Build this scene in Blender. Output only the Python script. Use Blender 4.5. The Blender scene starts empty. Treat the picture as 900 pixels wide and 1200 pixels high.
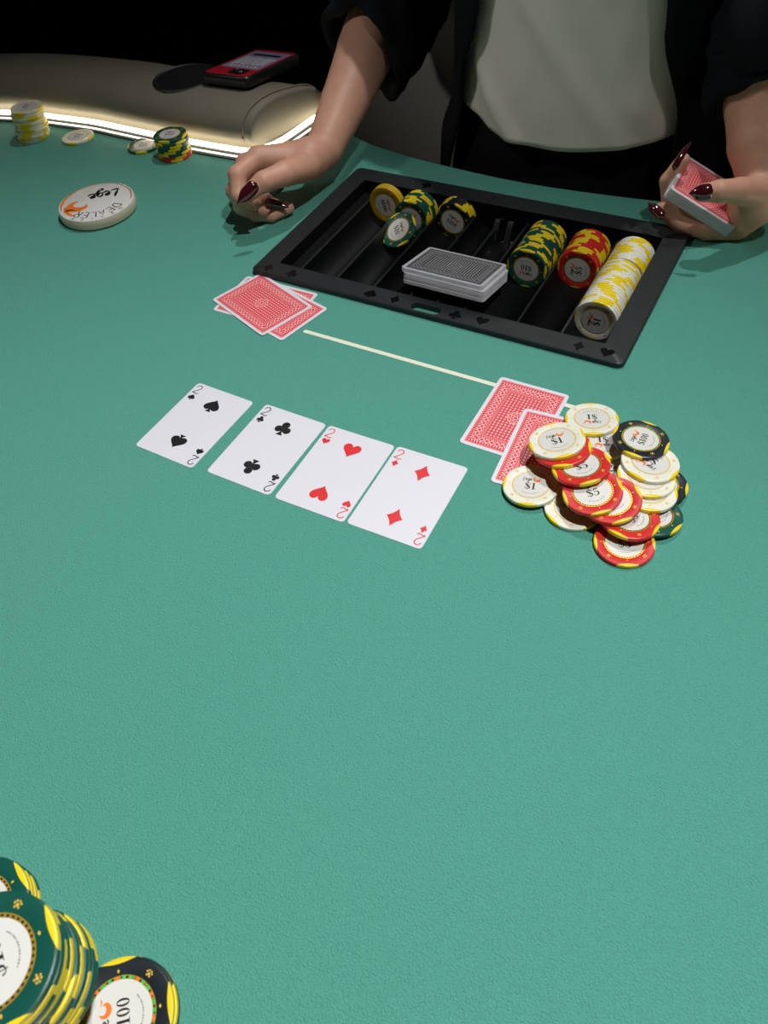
import bpy, bmesh, math, random
import numpy as np
from mathutils import Vector, Matrix, noise

# ------------------------------------------------------------------ camera, light, exposure
S = bpy.context.scene
COL = S.collection
MM = 0.001
random.seed(7)
S.view_settings.view_transform = 'Standard'
S.view_settings.look = 'None'
S.view_settings.gamma = 1.0
S.view_settings.use_curve_mapping = False
S.view_settings.exposure = 0.0

cam_d = bpy.data.cameras.new('camera')
cam = bpy.data.objects.new('camera', cam_d); COL.objects.link(cam)
R_ = Vector((0.876811, 0.473986, -0.080872)); U_ = Vector((-0.321755, 0.703354, 0.633851)); F_ = Vector((-0.357318, 0.529746, -0.769216))
cam.matrix_world = Matrix(((R_.x, U_.x, -F_.x, .29512), (R_.y, U_.y, -F_.y, -.65705), (R_.z, U_.z, -F_.z, .4534), (0, 0, 0, 1)))
cam_d.sensor_fit = 'VERTICAL'; cam_d.sensor_height = 36.0; cam_d.lens = 36.0 * 901.0 / 1200.0
cam_d.clip_start = 0.01; cam_d.clip_end = 30
cam_d.dof.use_dof = True; cam_d.dof.focus_distance = 0.60; cam_d.dof.aperture_fstop = 24.0
S.camera = cam

world = bpy.data.worlds.new('world'); S.world = world; world.use_nodes = True
world.node_tree.nodes['Background'].inputs[0].default_value = (0.02, 0.024, 0.03, 1)
world.node_tree.nodes['Background'].inputs[1].default_value = 1.0

CEIL = 2.0
def lamp(name, loc, target, power, size, angle=None, blend=.5, color=(1, 1, 1)):
    d = bpy.data.lights.new(name, 'SPOT'); o = bpy.data.objects.new(name, d); COL.objects.link(o)
    d.energy = power; d.shadow_soft_size = size; d.color = color
    d.spot_size = math.radians(angle or 100); d.spot_blend = blend
    o.location = loc
    o.rotation_euler = (Vector(target) - Vector(loc)).to_track_quat('-Z', 'Y').to_euler()
    return o
LAMPS = [((0.02, 0.62, CEIL - .06), (0.05, -1.0, 0), 76, .022, 80, (1, .985, .97)),
         ((0.78, -0.30, CEIL - .06), (0.06, -.86, 0), 158, .03, 66, (1, .99, .98)),
         ((-1.55, -0.85, CEIL - .06), (0.10, .50, .26), 60, .10, 30, (1, .97, .94))]  # third spot is an added fill to brighten the dealer and the chair
for i, (l, t, p, s, a, c) in enumerate(LAMPS):
    lamp('ceiling_spot', l, t, p, s, a, (.9, 1.0, 1.0)[i], c)

# ------------------------------------------------------------------ node expression helper
class Nd:
    tree = None
    def __init__(s, sock): s.s = sock
    @staticmethod
    def m(op, *a):
        n = Nd.tree.nodes.new('ShaderNodeMath'); n.operation = op
        for i, v in enumerate(a):
            if isinstance(v, Nd): Nd.tree.links.new(v.s, n.inputs[i])
            else: n.inputs[i].default_value = float(v)
        return Nd(n.outputs[0])
    def __add__(s, o): return Nd.m('ADD', s, o)
    __radd__ = __add__
    def __sub__(s, o): return Nd.m('SUBTRACT', s, o)
    def __rsub__(s, o): return Nd.m('SUBTRACT', o, s)
    def __mul__(s, o): return Nd.m('MULTIPLY', s, o)
    __rmul__ = __mul__
    def __truediv__(s, o): return Nd.m('DIVIDE', s, o)
    def __lt__(s, o): return Nd.m('LESS_THAN', s, o)
    def __gt__(s, o): return Nd.m('GREATER_THAN', s, o)
def nabs(a): return Nd.m('ABSOLUTE', a)
def nmin(a, b): return Nd.m('MINIMUM', a, b)
def nmax(a, b): return Nd.m('MAXIMUM', a, b)
def nfrac(a): return Nd.m('FRACT', a)
def nsin(a): return Nd.m('SINE', a)
def nsqrt(a): return Nd.m('SQRT', a)
def natan2(a, b): return Nd.m('ARCTAN2', a, b)
def nand(*a):
    r = a[0]
    for b in a[1:]: r = r * b
    return r
def nor(*a):
    r = a[0]
    for b in a[1:]: r = nmax(r, b)
    return r
def nbetween(a, lo, hi): return (a > lo) * (a < hi)

def srgb(r, g, b):
    f = lambda c: (c / 255 / 12.92) if c / 255 <= .04045 else ((c / 255 + .055) / 1.055) ** 2.4
    return (f(r), f(g), f(b), 1)

def material(name, color, rough=.5, metal=0, spec=.5, coat=0, sheen=0, emit=None, estr=0, noise_amt=0, noise_scale=300, bump=0, bump_scale=800, sss=0, trans=0, bump_dist=.0003):
    m = bpy.data.materials.new(name); m.use_nodes = True
    nt = m.node_tree; b = nt.nodes['Principled BSDF']
    b.inputs['Base Color'].default_value = color
    b.inputs['Roughness'].default_value = rough; b.inputs['Metallic'].default_value = metal
    b.inputs['Specular IOR Level'].default_value = spec
    b.inputs['Coat Weight'].default_value = coat; b.inputs['Sheen Weight'].default_value = sheen
    b.inputs['Transmission Weight'].default_value = trans
    if sss:
        b.inputs['Subsurface Weight'].default_value = sss
        b.inputs['Subsurface Radius'].default_value = (.8, .3, .2); b.inputs['Subsurface Scale'].default_value = .006
    if emit: b.inputs['Emission Color'].default_value = emit; b.inputs['Emission Strength'].default_value = estr
    tc = nt.nodes.new('ShaderNodeTexCoord')
    if noise_amt:
        n = nt.nodes.new('ShaderNodeTexNoise'); n.inputs['Scale'].default_value = noise_scale; n.inputs['Detail'].default_value = 4
        nt.links.new(tc.outputs['Object'], n.inputs['Vector'])
        mr = nt.nodes.new('ShaderNodeMapRange'); mr.inputs['From Min'].default_value = .25; mr.inputs['From Max'].default_value = .75
        mr.inputs['To Min'].default_value = 1 - noise_amt; mr.inputs['To Max'].default_value = 1 + noise_amt
        nt.links.new(n.outputs[0], mr.inputs[0])
        mx = nt.nodes.new('ShaderNodeVectorMath'); mx.operation = 'SCALE'; mx.inputs[0].default_value = color[:3]
        nt.links.new(mr.outputs[0], mx.inputs['Scale']); nt.links.new(mx.outputs[0], b.inputs['Base Color'])
    if bump:
        n = nt.nodes.new('ShaderNodeTexNoise'); n.inputs['Scale'].default_value = bump_scale; n.inputs['Detail'].default_value = 3
        nt.links.new(tc.outputs['Object'], n.inputs['Vector'])
        bp = nt.nodes.new('ShaderNodeBump'); bp.inputs['Strength'].default_value = bump; bp.inputs['Distance'].default_value = bump_dist
        nt.links.new(n.outputs[0], bp.inputs['Height']); nt.links.new(bp.outputs[0], b.inputs['Normal'])
    return m

def mix_material(name, c0, c1, fac_fn, rough=.4, spec=.5, bump=0, bump_scale=2500):
    """c0 where fac=0, c1 where fac=1; fac_fn gets x,y,z in millimetres of object space"""
    m = material(name, c0, rough, spec=spec, bump=bump, bump_scale=bump_scale, bump_dist=.0001)
    nt = m.node_tree; Nd.tree = nt
    tc = nt.nodes.new('ShaderNodeTexCoord'); sp = nt.nodes.new('ShaderNodeSeparateXYZ')
    nt.links.new(tc.outputs['Object'], sp.inputs[0])
    x, y, z = [Nd(o) * 1000.0 for o in sp.outputs]
    fac = fac_fn(x, y, z)
    mx = nt.nodes.new('ShaderNodeMix'); mx.data_type = 'RGBA'
    mx.inputs[6].default_value = c0; mx.inputs[7].default_value = c1
    nt.links.new(fac.s, mx.inputs[0]); nt.links.new(mx.outputs[2], nt.nodes['Principled BSDF'].inputs['Base Color'])
    return m

# ------------------------------------------------------------------ object helpers
def add(name, mesh, mat=None, parent=None, loc=None):
    o = bpy.data.objects.new(name, mesh); COL.objects.link(o)
    if mat is not None and len(mesh.materials) == 0:
        for q in (mat if isinstance(mat, (list, tuple)) else [mat]): mesh.materials.append(q)
    if parent: o.parent = parent
    if loc is not None: o.location = loc
    return o
def tag(o, label=None, cat=None, group=None, kind=None):
    if label: o['label'] = label
    if cat: o['category'] = cat
    if group: o['group'] = group
    if kind: o['kind'] = kind
    return o
def empty(name, loc=(0, 0, 0)):
    o = bpy.data.objects.new(name, None); COL.objects.link(o); o.location = loc; o.empty_display_size = .02
    return o
def mesh_of(name, verts, faces, scale=MM, smooth=False, mats=None):
    me = bpy.data.meshes.new(name)
    me.from_pydata([(v[0] * scale, v[1] * scale, v[2] * scale) for v in verts], [], [tuple(f) for f in faces])
    me.validate(); me.update()
    if smooth:
        me.polygons.foreach_set('use_smooth', [True] * len(me.polygons))
    return me
def fix_normals(me):
    bm = bmesh.new(); bm.from_mesh(me); bmesh.ops.recalc_face_normals(bm, faces=bm.faces); bm.to_mesh(me); bm.free(); me.update(); return me
def sharp(me, ang=35):
    me.polygons.foreach_set('use_smooth', [True] * len(me.polygons))
    try: me.set_sharp_from_angle(angle=math.radians(ang))
    except Exception: pass
    return me

class G:
    """collects geometry in millimetres"""
    def __init__(s): s.v = []; s.f = []; s.mi = []
    def put(s, v, f, mi=0):
        n = len(s.v); s.v += [tuple(q) for q in v]; s.f += [tuple(i + n for i in q) for q in f]; s.mi += [mi] * len(f)
    def build(s, name, smooth=False, ang=None, scale=MM):
        me = mesh_of(name, s.v, s.f, scale)
        if len(me.polygons) == len(s.mi): me.polygons.foreach_set('material_index', s.mi)
        fix_normals(me)
        if smooth or ang: sharp(me, ang or 40)
        return me
    def box(s, c, d, mi=0):
        x, y, z = c; a, b, e = d[0] / 2, d[1] / 2, d[2] / 2
        v = [(x + i * a, y + j * b, z + k * e) for i in (-1, 1) for j in (-1, 1) for k in (-1, 1)]
        s.put(v, [(0, 1, 3, 2), (4, 6, 7, 5), (0, 4, 5, 1), (2, 3, 7, 6), (0, 2, 6, 4), (1, 5, 7, 3)], mi)
    def lathe(s, prof, n=32, mi=0, c=(0, 0, 0)):
        v = []; f = []
        for r, z in prof:
            for i in range(n):
                t = 2 * math.pi * i / n; v.append((c[0] + r * math.cos(t), c[1] + r * math.sin(t), c[2] + z))
        for k in range(len(prof) - 1):
            for i in range(n):
                j = (i + 1) % n; f.append((k * n + i, k * n + j, (k + 1) * n + j, (k + 1) * n + i))
        f.append(tuple(range(n))[::-1]); f.append(tuple(range((len(prof) - 1) * n, len(prof) * n)))
        s.put(v, f, mi)
    def loft(s, rings, closed=True, caps=True, mi=0):
        n = len(rings[0]); v = [p for r in rings for p in r]; f = []
        for k in range(len(rings) - 1):
            for i in range(n if closed else n - 1):
                j = (i + 1) % n; f.append((k * n + i, k * n + j, (k + 1) * n + j, (k + 1) * n + i))
        if caps: f.append(tuple(range(n))[::-1]); f.append(tuple(range((len(rings) - 1) * n, len(rings) * n)))
        s.put(v, f, mi)
    def tube(s, pts, r, n=10, mi=0, caps=True):
        rings = []
        P = [Vector(p) for p in pts]; up = Vector((0, 0, 1))
        for i, p in enumerate(P):
            d = (P[min(i + 1, len(P) - 1)] - P[max(i - 1, 0)]).normalized()
            a = d.cross(up)
            if a.length < 1e-3: a = d.cross(Vector((0, 1, 0)))
            a.normalize(); b = d.cross(a).normalized()
            rr = r[i] if isinstance(r, (list, tuple)) else r
            rings.append([tuple(p + (a * math.cos(2 * math.pi * k / n) + b * math.sin(2 * math.pi * k / n)) * rr) for k in range(n)])
        s.loft(rings, caps=caps, mi=mi)
    def prism(s, poly, z0, z1, mi=0):
        n = len(poly)
        v = [(p[0], p[1], z0) for p in poly] + [(p[0], p[1], z1) for p in poly]
        f = [tuple(range(n))[::-1], tuple(range(n, 2 * n))] + [(i, (i + 1) % n, n + (i + 1) % n, n + i) for i in range(n)]
        s.put(v, f, mi)
    def poly(s, poly, z=0, mi=0):
        s.put([(p[0], p[1], z) for p in poly], [tuple(range(len(poly)))], mi)
    def ribbon(s, pts, w, z=0, mi=0, T=None, closed=False):
        """flat ribbon; w scalar or list"""
        n = len(pts); L = []; Rr = []
        for i in range(n):
            a = pts[(i - 1) % n] if closed else pts[max(i - 1, 0)]
            b = pts[(i + 1) % n] if closed else pts[min(i + 1, n - 1)]
            dx, dy = b[0] - a[0], b[1] - a[1]; l = math.hypot(dx, dy) or 1
            ww = (w[i] if isinstance(w, (list, tuple)) else w) / 2
            nx, ny = -dy / l * ww, dx / l * ww
            L.append((pts[i][0] + nx, pts[i][1] + ny)); Rr.append((pts[i][0] - nx, pts[i][1] - ny))
        if T: L = [T(*q) for q in L]; Rr = [T(*q) for q in Rr]
        v = [(x, y, z) for x, y in L] + [(x, y, z) for x, y in Rr]
        f = [(i, n + i, n + (i + 1) % n, (i + 1) % n) for i in range(n if closed else n - 1)]
        s.put(v, f, mi)

def rrect(w, h, r, n=5):
    out = []
    for cx, cy, a0 in ((w / 2 - r, h / 2 - r, 0), (-w / 2 + r, h / 2 - r, 90), (-w / 2 + r, -h / 2 + r, 180), (w / 2 - r, -h / 2 + r, 270)):
        for i in range(n + 1):
            t = math.radians(a0 + 90 * i / n); out.append((cx + r * math.cos(t), cy + r * math.sin(t)))
    return out
def smooth_path(p, k=8, closed=False):
    p = [Vector(q) for q in p]; n = len(p); out = []
    rng = range(n) if closed else range(n - 1)
    for i in rng:
        a = p[(i - 1) % n] if closed or i > 0 else p[0]
        b = p[i]; c = p[(i + 1) % n]; d = p[(i + 2) % n] if closed or i + 2 < n else p[n - 1]
        for j in range(k):
            t = j / k
            out.append(.5 * ((2 * b) + (c - a) * t + (2 * a - 5 * b + 4 * c - d) * t * t + (3 * b - a - 3 * c + d) * t ** 3))
    if not closed: out.append(p[-1])
    return [tuple(q) for q in out]

# ------------------------------------------------------------------ room
def wall_mat(name, c): return material(name, c, .9, noise_amt=.08, noise_scale=3, bump=.2, bump_scale=60)
dark_wall = wall_mat('dark_wall_paint', (.012, .013, .015, 1))
def structure(name, c, d, mat):
    g = G(); g.box((0, 0, 0), d); o = add(name, g.build(name), mat, loc=[q * MM for q in c]); tag(o, kind='structure'); return o
carpet = material('charcoal_carpet', (.02, .02, .021, 1), .95, noise_amt=.3, noise_scale=200, bump=.5, bump_scale=400, bump_dist=.002)
structure('floor', (0, 500, -785), (8000, 8000, 50), carpet)
structure('ceiling', (0, 500, 2025), (8000, 8000, 50), wall_mat('dark_ceiling_paint', (.03, .03, .03, 1)))
structure('wall_back', (0, 4550, 620), (8100, 100, 2760), dark_wall)
structure('wall_front', (0, -3550, 620), (8100, 100, 2760), dark_wall)
structure('wall_left', (-4050, 500, 620), (100, 8000, 2760), dark_wall)
structure('wall_right', (4050, 500, 620), (100, 8000, 2760), dark_wall)
lamp_white = material('lamp_ring', (.7, .7, .7, 1), .4)
lens_glow = material('lamp_lens', (1, 1, 1, 1), .3, emit=(1, .97, .92, 1), estr=12)
for i, (l, t, p, s_, a, c) in enumerate(LAMPS):
    e = empty('ceiling_downlight', (l[0], l[1], CEIL))
    tag(e, ['recessed white downlight in the ceiling above the dealer', 'recessed white downlight in the ceiling over the right end of the table', 'added fill light shown as a ceiling downlight over the left end of the table'][i], 'lamp')
    g = G(); g.lathe([(62, 0), (62, -6), (50, -8), (44, -2), (44, 0)], 32); add('lamp_ring', g.build('lamp_ring', ang=30), lamp_white, e)
    g = G(); g.lathe([(42, -1), (42, -3)], 24); add('lamp_lens', g.build('lamp_lens'), lens_glow, e)

# ------------------------------------------------------------------ poker table
felt = material('green_table_cloth', srgb(81, 158, 141), .72, spec=.25, noise_amt=.16, noise_scale=1300, bump=1, bump_scale=800, bump_dist=.0016, sheen=.1)
left_in = [(-310, 262), (-316, 236), (-324, 210), (-331, 146), (-341, 120), (-352, 109), (-372, 104), (-480, 102), (-560, 104), (-636, 104), (-787, 84), (-915, 25), (-1005, -75), (-1060, -210), (-1080, -330), (-1062, -450), (-1000, -585), (-900, -680), (-780, -728), (-600, -745), (-300, -748), (0, -748)]
inner_left = smooth_path([(x, y, 0) for x, y in left_in], 5)       # LED line, also inner edge of the rail
def offset_path(path, d):
    out = []
    for i, p in enumerate(path):
        a = path[max(i - 1, 0)]; b = path[min(i + 1, len(path) - 1)]
        dx, dy = b[0] - a[0], b[1] - a[1]; l = math.hypot(dx, dy) or 1
        out.append((p[0] - dy / l * d, p[1] + dx / l * d))      # positive d: towards the playing surface side (left of travel)
    return out
mirror = lambda path: [(-p[0],) + tuple(p[1:]) for p in path]
dealer_edge = smooth_path([(-310, 256, 0), (-285, 215, 0), (-240, 188, 0), (-194, 174, 0), (-120, 162, 0), (0, 154, 0), (120, 162, 0), (194, 174, 0), (240, 188, 0), (285, 215, 0), (310, 256, 0)], 4)
felt_left = [p for p in inner_left if p[1] <= 240]
outline = [(p[0], p[1]) for p in dealer_edge[3:-3]] + [(-p[0], p[1]) for p in felt_left[:-1]] + [(p[0], p[1]) for p in reversed(felt_left)]
# cloth sheet with a rectangular cut-out for the tray well
HX, HY0, HY1 = 176, -97, 89
def felt_mesh(z0, z1):
    bm = bmesh.new(); es = []
    for loop in (outline, [(-HX, HY0), (HX, HY0), (HX, HY1), (-HX, HY1)]):
        vs = [bm.verts.new((x * MM, y * MM, z1 * MM)) for x, y in loop]
        es += [bm.edges.new((vs[k], vs[(k + 1) % len(vs)])) for k in range(len(vs))]
    r = bmesh.ops.triangle_fill(bm, edges=es, use_beauty=True, use_dissolve=False)
    ex = bmesh.ops.extrude_face_region(bm, geom=list(bm.faces))
    bmesh.ops.translate(bm, verts=[q for q in ex['geom'] if isinstance(q, bmesh.types.BMVert)], vec=(0, 0, (z0 - z1) * MM))
    bmesh.ops.recalc_face_normals(bm, faces=bm.faces)
    me = bpy.data.meshes.new('playing_surface'); bm.to_mesh(me); bm.free(); return me
table = empty('poker_table', (0, 0, -.76))
tag(table, 'large oval poker table with green cloth, padded cream rail and lit edge strip', 'table')
def tpart(name, me, mat, parent=None):
    o = add(name, me, mat, parent or table)
    if parent is None or parent is table: o.location = (0, 0, .76)
    return o
tpart('playing_surface', felt_mesh(-30, 0), felt)
line_print = material('cream_line_print', srgb(226, 226, 205), .7)
g = G(); g.prism([(p[0] + 42, p[1] - 178) for p in rrect(272, 4.4, 2)], 0.0, .12)
tpart('betting_line', g.build('betting_line'), line_print)
# dark wood skirt and pedestals
skirt_m = material('black_lacquered_wood', (.015, .014, .013, 1), .35, noise_amt=.3, noise_scale=20)
g = G(); o2 = [(x * 1.06, y * 1.03 - 6 if y < 0 else y) for x, y in outline]
g.prism([(x, y) for x, y in outline], -62, -40.5)
# keep the tray well free: a ring below instead of a full slab
g = G(); n = len(outline)
v = [(x, y, -31) for x, y in outline] + [(x, y, -95) for x, y in outline] + [(x * .97, (y + 20) * .95 - 20, -95) for x, y in outline] + [(x * .97, (y + 20) * .95 - 20, -31) for x, y in outline]
g.put(v, [(a * n + i, a * n + (i + 1) % n, ((a + 1) % 4) * n + (i + 1) % n, ((a + 1) % 4) * n + i) for a in range(4) for i in range(n)])
tpart('table_skirt', g.build('table_skirt'), skirt_m)
for sx in (-1, 1):
    g = G(); g.loft([[(sx * 640 + a * x, -300 + b * y, z) for x, y in rrect(2, 2, .5, 3)] for a, b, z in ((230, 300, -760), (230, 300, -735), (120, 190, -715), (100, 170, -690), (95, 165, -120), (170, 260, -60), (170, 260, -31))])
    tpart('pedestal', g.build('pedestal', ang=40), skirt_m)
# padded rail
cream = material('cream_rail_leather', srgb(132, 126, 112), .55, spec=.35, noise_amt=.03, noise_scale=40, bump=.25, bump_scale=1400, bump_dist=.0002)
prof = [(3, 13), (1.5, 18), (3, 27), (10, 38), (22, 46), (40, 50.5), (60, 51), (85, 48), (110, 43), (128, 36), (141, 24), (147, 8), (148, -20), (146, -60), (128, -75), (40, -78), (14, -60), (8, -20), (6, 8)]
def rail_path(mirrored):
    P = inner_left[4:] if not mirrored else mirror(inner_left[4:])
    return P
CUP = (-497, 176)
def build_rail(mir):
    # centre stations follow the inner edge; the short first stretch closes the pad end
    path = smooth_path([(-372, 104, 0)] + [(x, y, 0) for x, y in left_in[7:]], 6)
    if mir: path = mirror(path)
    sgn = -1 if mir else 1
    rings = []
    ends = [(.0, 0), (3, .35), (9, .72), (18, .93), (30, 1)]
    # direction of the end edge and its successive outward normals
    def ring(p, nrm, lo=1.0, drop=0.0):
        out = []
        for s, z in prof:
            zz = z if z < 8 else 8 + (z - 8) * lo
            out.append((p[0] + nrm[0] * s, p[1] + nrm[1] * s, zz))
        return out
    endn = Vector((36 * sgn, 140, 0)).normalized()
    m = len(path)
    # length of the skewed end edge matches the profile width
    e0 = Vector((-352 * sgn, 108, 0))
    for d, k in ((0, .80), (1.5, .90), (5, .97), (12, 1)):
        base = e0 + Vector((-sgn * d, -.1 * d, 0)) if not mir else e0 + Vector((d, -.1 * d, 0))
        nn = Vector((30 * sgn, 138, 0)).normalized()
        rings.append(ring(base, nn, k))
    for i, p in enumerate(path):
        a = path[max(i - 1, 0)]; b = path[min(i + 1, m - 1)]
        dx, dy = b[0] - a[0], b[1] - a[1]; l = math.hypot(dx, dy)
        nrm = Vector((dy / l, -dx / l, 0)) * (1 if not mir else -1)
        t = min(1, i / 8)
        nn = (Vector((30 * sgn, 138, 0)).normalized() * (1 - t) + nrm * t).normalized()
        if i == 0: p = (p[0] + -6 * sgn, p[1], 0)
        rings.append(ring(p, nn))
    g = G(); g.loft(rings)
    return g.build('rail_pad', ang=50), rings
for mir in (False, True):
    me, rings = build_rail(mir)
    r = tpart('rail_pad', me, cream)
    # the stitched piping where the end panel meets the long panel
    g = G(); rg = rings[3]
    g.tube([tuple(Vector(q) + Vector((0, 0, .4)) + Vector((.5 if not mir else -.5, 0, 0))) for q in smooth_path(rg[:12], 3)], 1.5, 8)
    add('seam_piping', g.build('seam_piping', smooth=True), cream, r)
    if not mir:
        cutter_g = G(); cutter_g.lathe([(41, -30), (41, 80)], 48, c=(CUP[0], CUP[1], 0))
        cut = bpy.data.objects.new('cutter', cutter_g.build('cutter')); COL.objects.link(cut)
        cut.location = (0, 0, 0)
        md = r.modifiers.new('cup', 'BOOLEAN'); md.object = cut; md.operation = 'DIFFERENCE'; md.solver = 'EXACT'
        bpy.context.view_layer.update()
        dg = bpy.context.evaluated_depsgraph_get()
        # evaluate with both in world space
        nm = bpy.data.meshes.new_from_object(r.evaluated_get(dg)); r.modifiers.clear(); r.data = nm
        if not nm.materials: nm.materials.append(cream)
        bpy.data.objects.remove(cut)
# glowing edge strip: LED line, plus a glowing line for its reflection in the aluminium trim
led = material('warm_white_led', (1, .97, .86, 1), .4, emit=(1, .88, .64, 1), estr=9)
led_refl = material('led_reflection_glow', (1, .98, .9, 1), .4, emit=(1, .96, .84, 1), estr=1.5)
alu = material('grey_trim', (.06, .06, .055, 1), .6)
trim_path = inner_left[3:]
def strip(path, s0, s1, z0, z1, name, mat, parent):
    """solid ribbon between inward offsets s0..s1 (mm towards the cloth)"""
    g = G(); A = offset_path(path, s0); B = offset_path(path, s1)
    g.loft([[(a[0], a[1], z0), (a[0], a[1], z1), (b[0], b[1], z1 - .3), (b[0], b[1], z0)] for a, b in zip(A, B)])
    return g
for mir in (False, True):
    pth = inner_left[6:]
    def mk(s0, s1, z0, z1, nm, mat, par):
        g = strip(pth, s0, s1, z0, z1, nm, mat, par)
        if mir: g.v = [(-x, y, z) for x, y, z in g.v]
        return add(nm, g.build(nm), mat, par) if par else tpart(nm, g.build(nm), mat)
    tr = mk(-6, 19, .0, 2.2, 'edge_trim', alu, None)
    mk(1.5, 5.5, 4, 8.5, 'light_line', led, tr)
    mk(12.5, 15, 2.2, 3.6, 'light_line', led_refl, tr)
    mk(7, 11, 2.2, 5.0, 'trim_lip', alu, tr)
    mk(-6, 5.8, 2.2, 3.9, 'trim_base', alu, tr)
# cup holder
steel = material('polished_steel', (.6, .6, .61, 1), .28, metal=1)
e = empty('cup_holder', (CUP[0] * MM, CUP[1] * MM, -.03)); tag(e, 'round stainless steel cup holder sunk in the cream rail beside the phone', 'cup holder')
g = G(); pr = [(36, 0), (37, 5), (39.5, 72), (39.8, 80.5), (42, 81.5), (45.5, 80.3), (45.5, 79.8), (40.4, 79), (40, 72), (38, 3), (36, -1.5)]
nn = 56
v = [(r * math.cos(2 * math.pi * i / nn), r * math.sin(2 * math.pi * i / nn), z) for r, z in pr for i in range(nn)]
f = [(k * nn + i, k * nn + (i + 1) % nn, (k + 1) * nn + (i + 1) % nn, (k + 1) * nn + i) for k in range(len(pr) - 1) for i in range(nn)]
f.append(tuple(range(nn))); f.append(tuple(range((len(pr) - 1) * nn, len(pr) * nn)))
g.put(v, f); add('cup_liner', g.build('cup_liner', ang=30), steel, e)

# ------------------------------------------------------------------ chip tray
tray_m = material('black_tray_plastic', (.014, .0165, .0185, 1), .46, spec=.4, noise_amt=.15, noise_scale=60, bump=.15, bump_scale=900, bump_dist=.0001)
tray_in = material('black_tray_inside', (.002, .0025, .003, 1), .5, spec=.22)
embl_m = material('glossy_black_emblem', (.004, .004, .004, 1), .2)
def boolean_cut(o, cutters):
    for cm in cutters:
        c = bpy.data.objects.new('cutter', cm); COL.objects.link(c)
        md = o.modifiers.new('b', 'BOOLEAN'); md.object = c; md.operation = 'DIFFERENCE'; md.solver = 'EXACT'
        bpy.context.view_layer.update()
        nm = bpy.data.meshes.new_from_object(o.evaluated_get(bpy.context.evaluated_depsgraph_get()))
        o.modifiers.clear(); o.data = nm; bpy.data.objects.remove(c)
tray = empty('chip_tray', (0, 0, -.036)); tag(tray, 'black plastic dealer chip tray set into the green cloth, rim marked with card suits', 'tray')
UP36 = (0, 0, .036)
g = G()
oo = [(p[0], p[1] - 2) for p in rrect(396, 231, 7, 6)]
oi = [(p[0] * 1.0, p[1] - 4) for p in rrect(350, 184, 2, 6)]
oo2 = [(p[0], p[1] - 2) for p in rrect(394, 229, 7, 6)]
n = len(oo)
v = [(x, y, 0.1) for x, y in oo] + [(x, y, 5.2) for x, y in oo] + [(x, y, 6) for x, y in oo2] + [(x, y, 6) for x, y in oi] + [(x, y, .1) for x, y in oi]
g.put(v, [(a * n + i, a * n + (i + 1) % n, ((a + 1) % 5) * n + (i + 1) % n, ((a + 1) % 5) * n + i) for a in range(5) for i in range(n)])
rim = add('tray_rim', g.build('tray_rim'), tray_m, None)
cg = G(); cg.prism([(p[0] + 3.5, p[1] - 109.5) for p in rrect(31, 11, 5.4, 6)], -5, 12)
boolean_cut(rim, [cg.build('c')])
rim.parent = tray; rim.location = UP36
if not rim.data.materials: rim.data.materials.append(tray_m)
sharp(rim.data, 30)
# grooves
DV = [-160, -115, -71, -29, 1, 31, 86, 130, 174]
top = [(-175, 5.9), (-174, -8), (-161.2, -8)]
for a, b in zip(DV[:-1], DV[1:]):
    c = (a + b) / 2; w = (b - a) / 2 - 1.2
    for k in range(13):
        t = math.pi * k / 12; top.append((c - w * math.cos(t), -8 - 23.4 * math.sin(t) * (min(1, w / 21.8))))
top += [(174.4, -8), (175, 5.9)]
bot = [(x, -36 if 0 < i < len(top) - 1 else z) for i, (x, z) in enumerate(top)]
bot[0] = (-175.9, 5.9); bot[-1] = (175.9, 5.9)
bot[1] = (-175.9, -36); bot[-2] = (175.9, -36)
g = G()
m_ = len(top)
for ya, yb in ((-95.5, 87.5),):
    v = [(x, ya, z) for x, z in top] + [(x, yb, z) for x, z in top] + [(x, ya, z) for x, z in bot] + [(x, yb, z) for x, z in bot]
    f = []
    for i in range(m_ - 1):
        f += [(i, i + 1, m_ + i + 1, m_ + i), (2 * m_ + i, 3 * m_ + i, 3 * m_ + i + 1, 2 * m_ + i + 1), (i, 2 * m_ + i, 2 * m_ + i + 1, i + 1), (m_ + i, m_ + i + 1, 3 * m_ + i + 1, 3 * m_ + i)]
    f += [(0, m_, 3 * m_, 2 * m_), (m_ - 1, 3 * m_ - 1, 4 * m_ - 1, 2 * m_ - 1)]
    g.put(v, f)
for y in (-96, 88): g.box((0, y, -15), (351.8, .9, 41.8))
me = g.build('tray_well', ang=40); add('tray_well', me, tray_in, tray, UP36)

for x in DV:
    g = G(); g.box((x, -4, -7.4), (2.2, 182.6, 1.1)); add('tray_divider', g.build('tray_divider'), tray_m, tray, UP36)
# suit outlines (unit height about 1, centred)
def heart(n=24):
    out = []
    for i in range(n):
        t = 2 * math.pi * i / n; out.append((16 * math.sin(t) ** 3 / 32, (13 * math.cos(t) - 5 * math.cos(2 * t) - 2 * math.cos(3 * t) - math.cos(4 * t) + 2.5) / 30))
    return [out[::-1]]
def diamond(): 
    out = []
    C = [(0, .56), (.42, 0), (0, -.56), (-.42, 0)]
    for a, b in zip(C, C[1:] + C[:1]):
        for k in range(4):
            t = k / 4; x = a[0] * (1 - t) + b[0] * t; y = a[1] * (1 - t) + b[1] * t
            q = 1 - .16 * math.sin(math.pi * t); out.append((x * q, y * q))
    return [out]
def spade():
    h = [(-x * 1.0, -y * .9 + .06) for x, y in heart()[0]]
    return [h, [(-.05, -.1), (-.07, -.35), (-.2, -.5), (.2, -.5), (.07, -.35), (.05, -.1)]]
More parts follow.
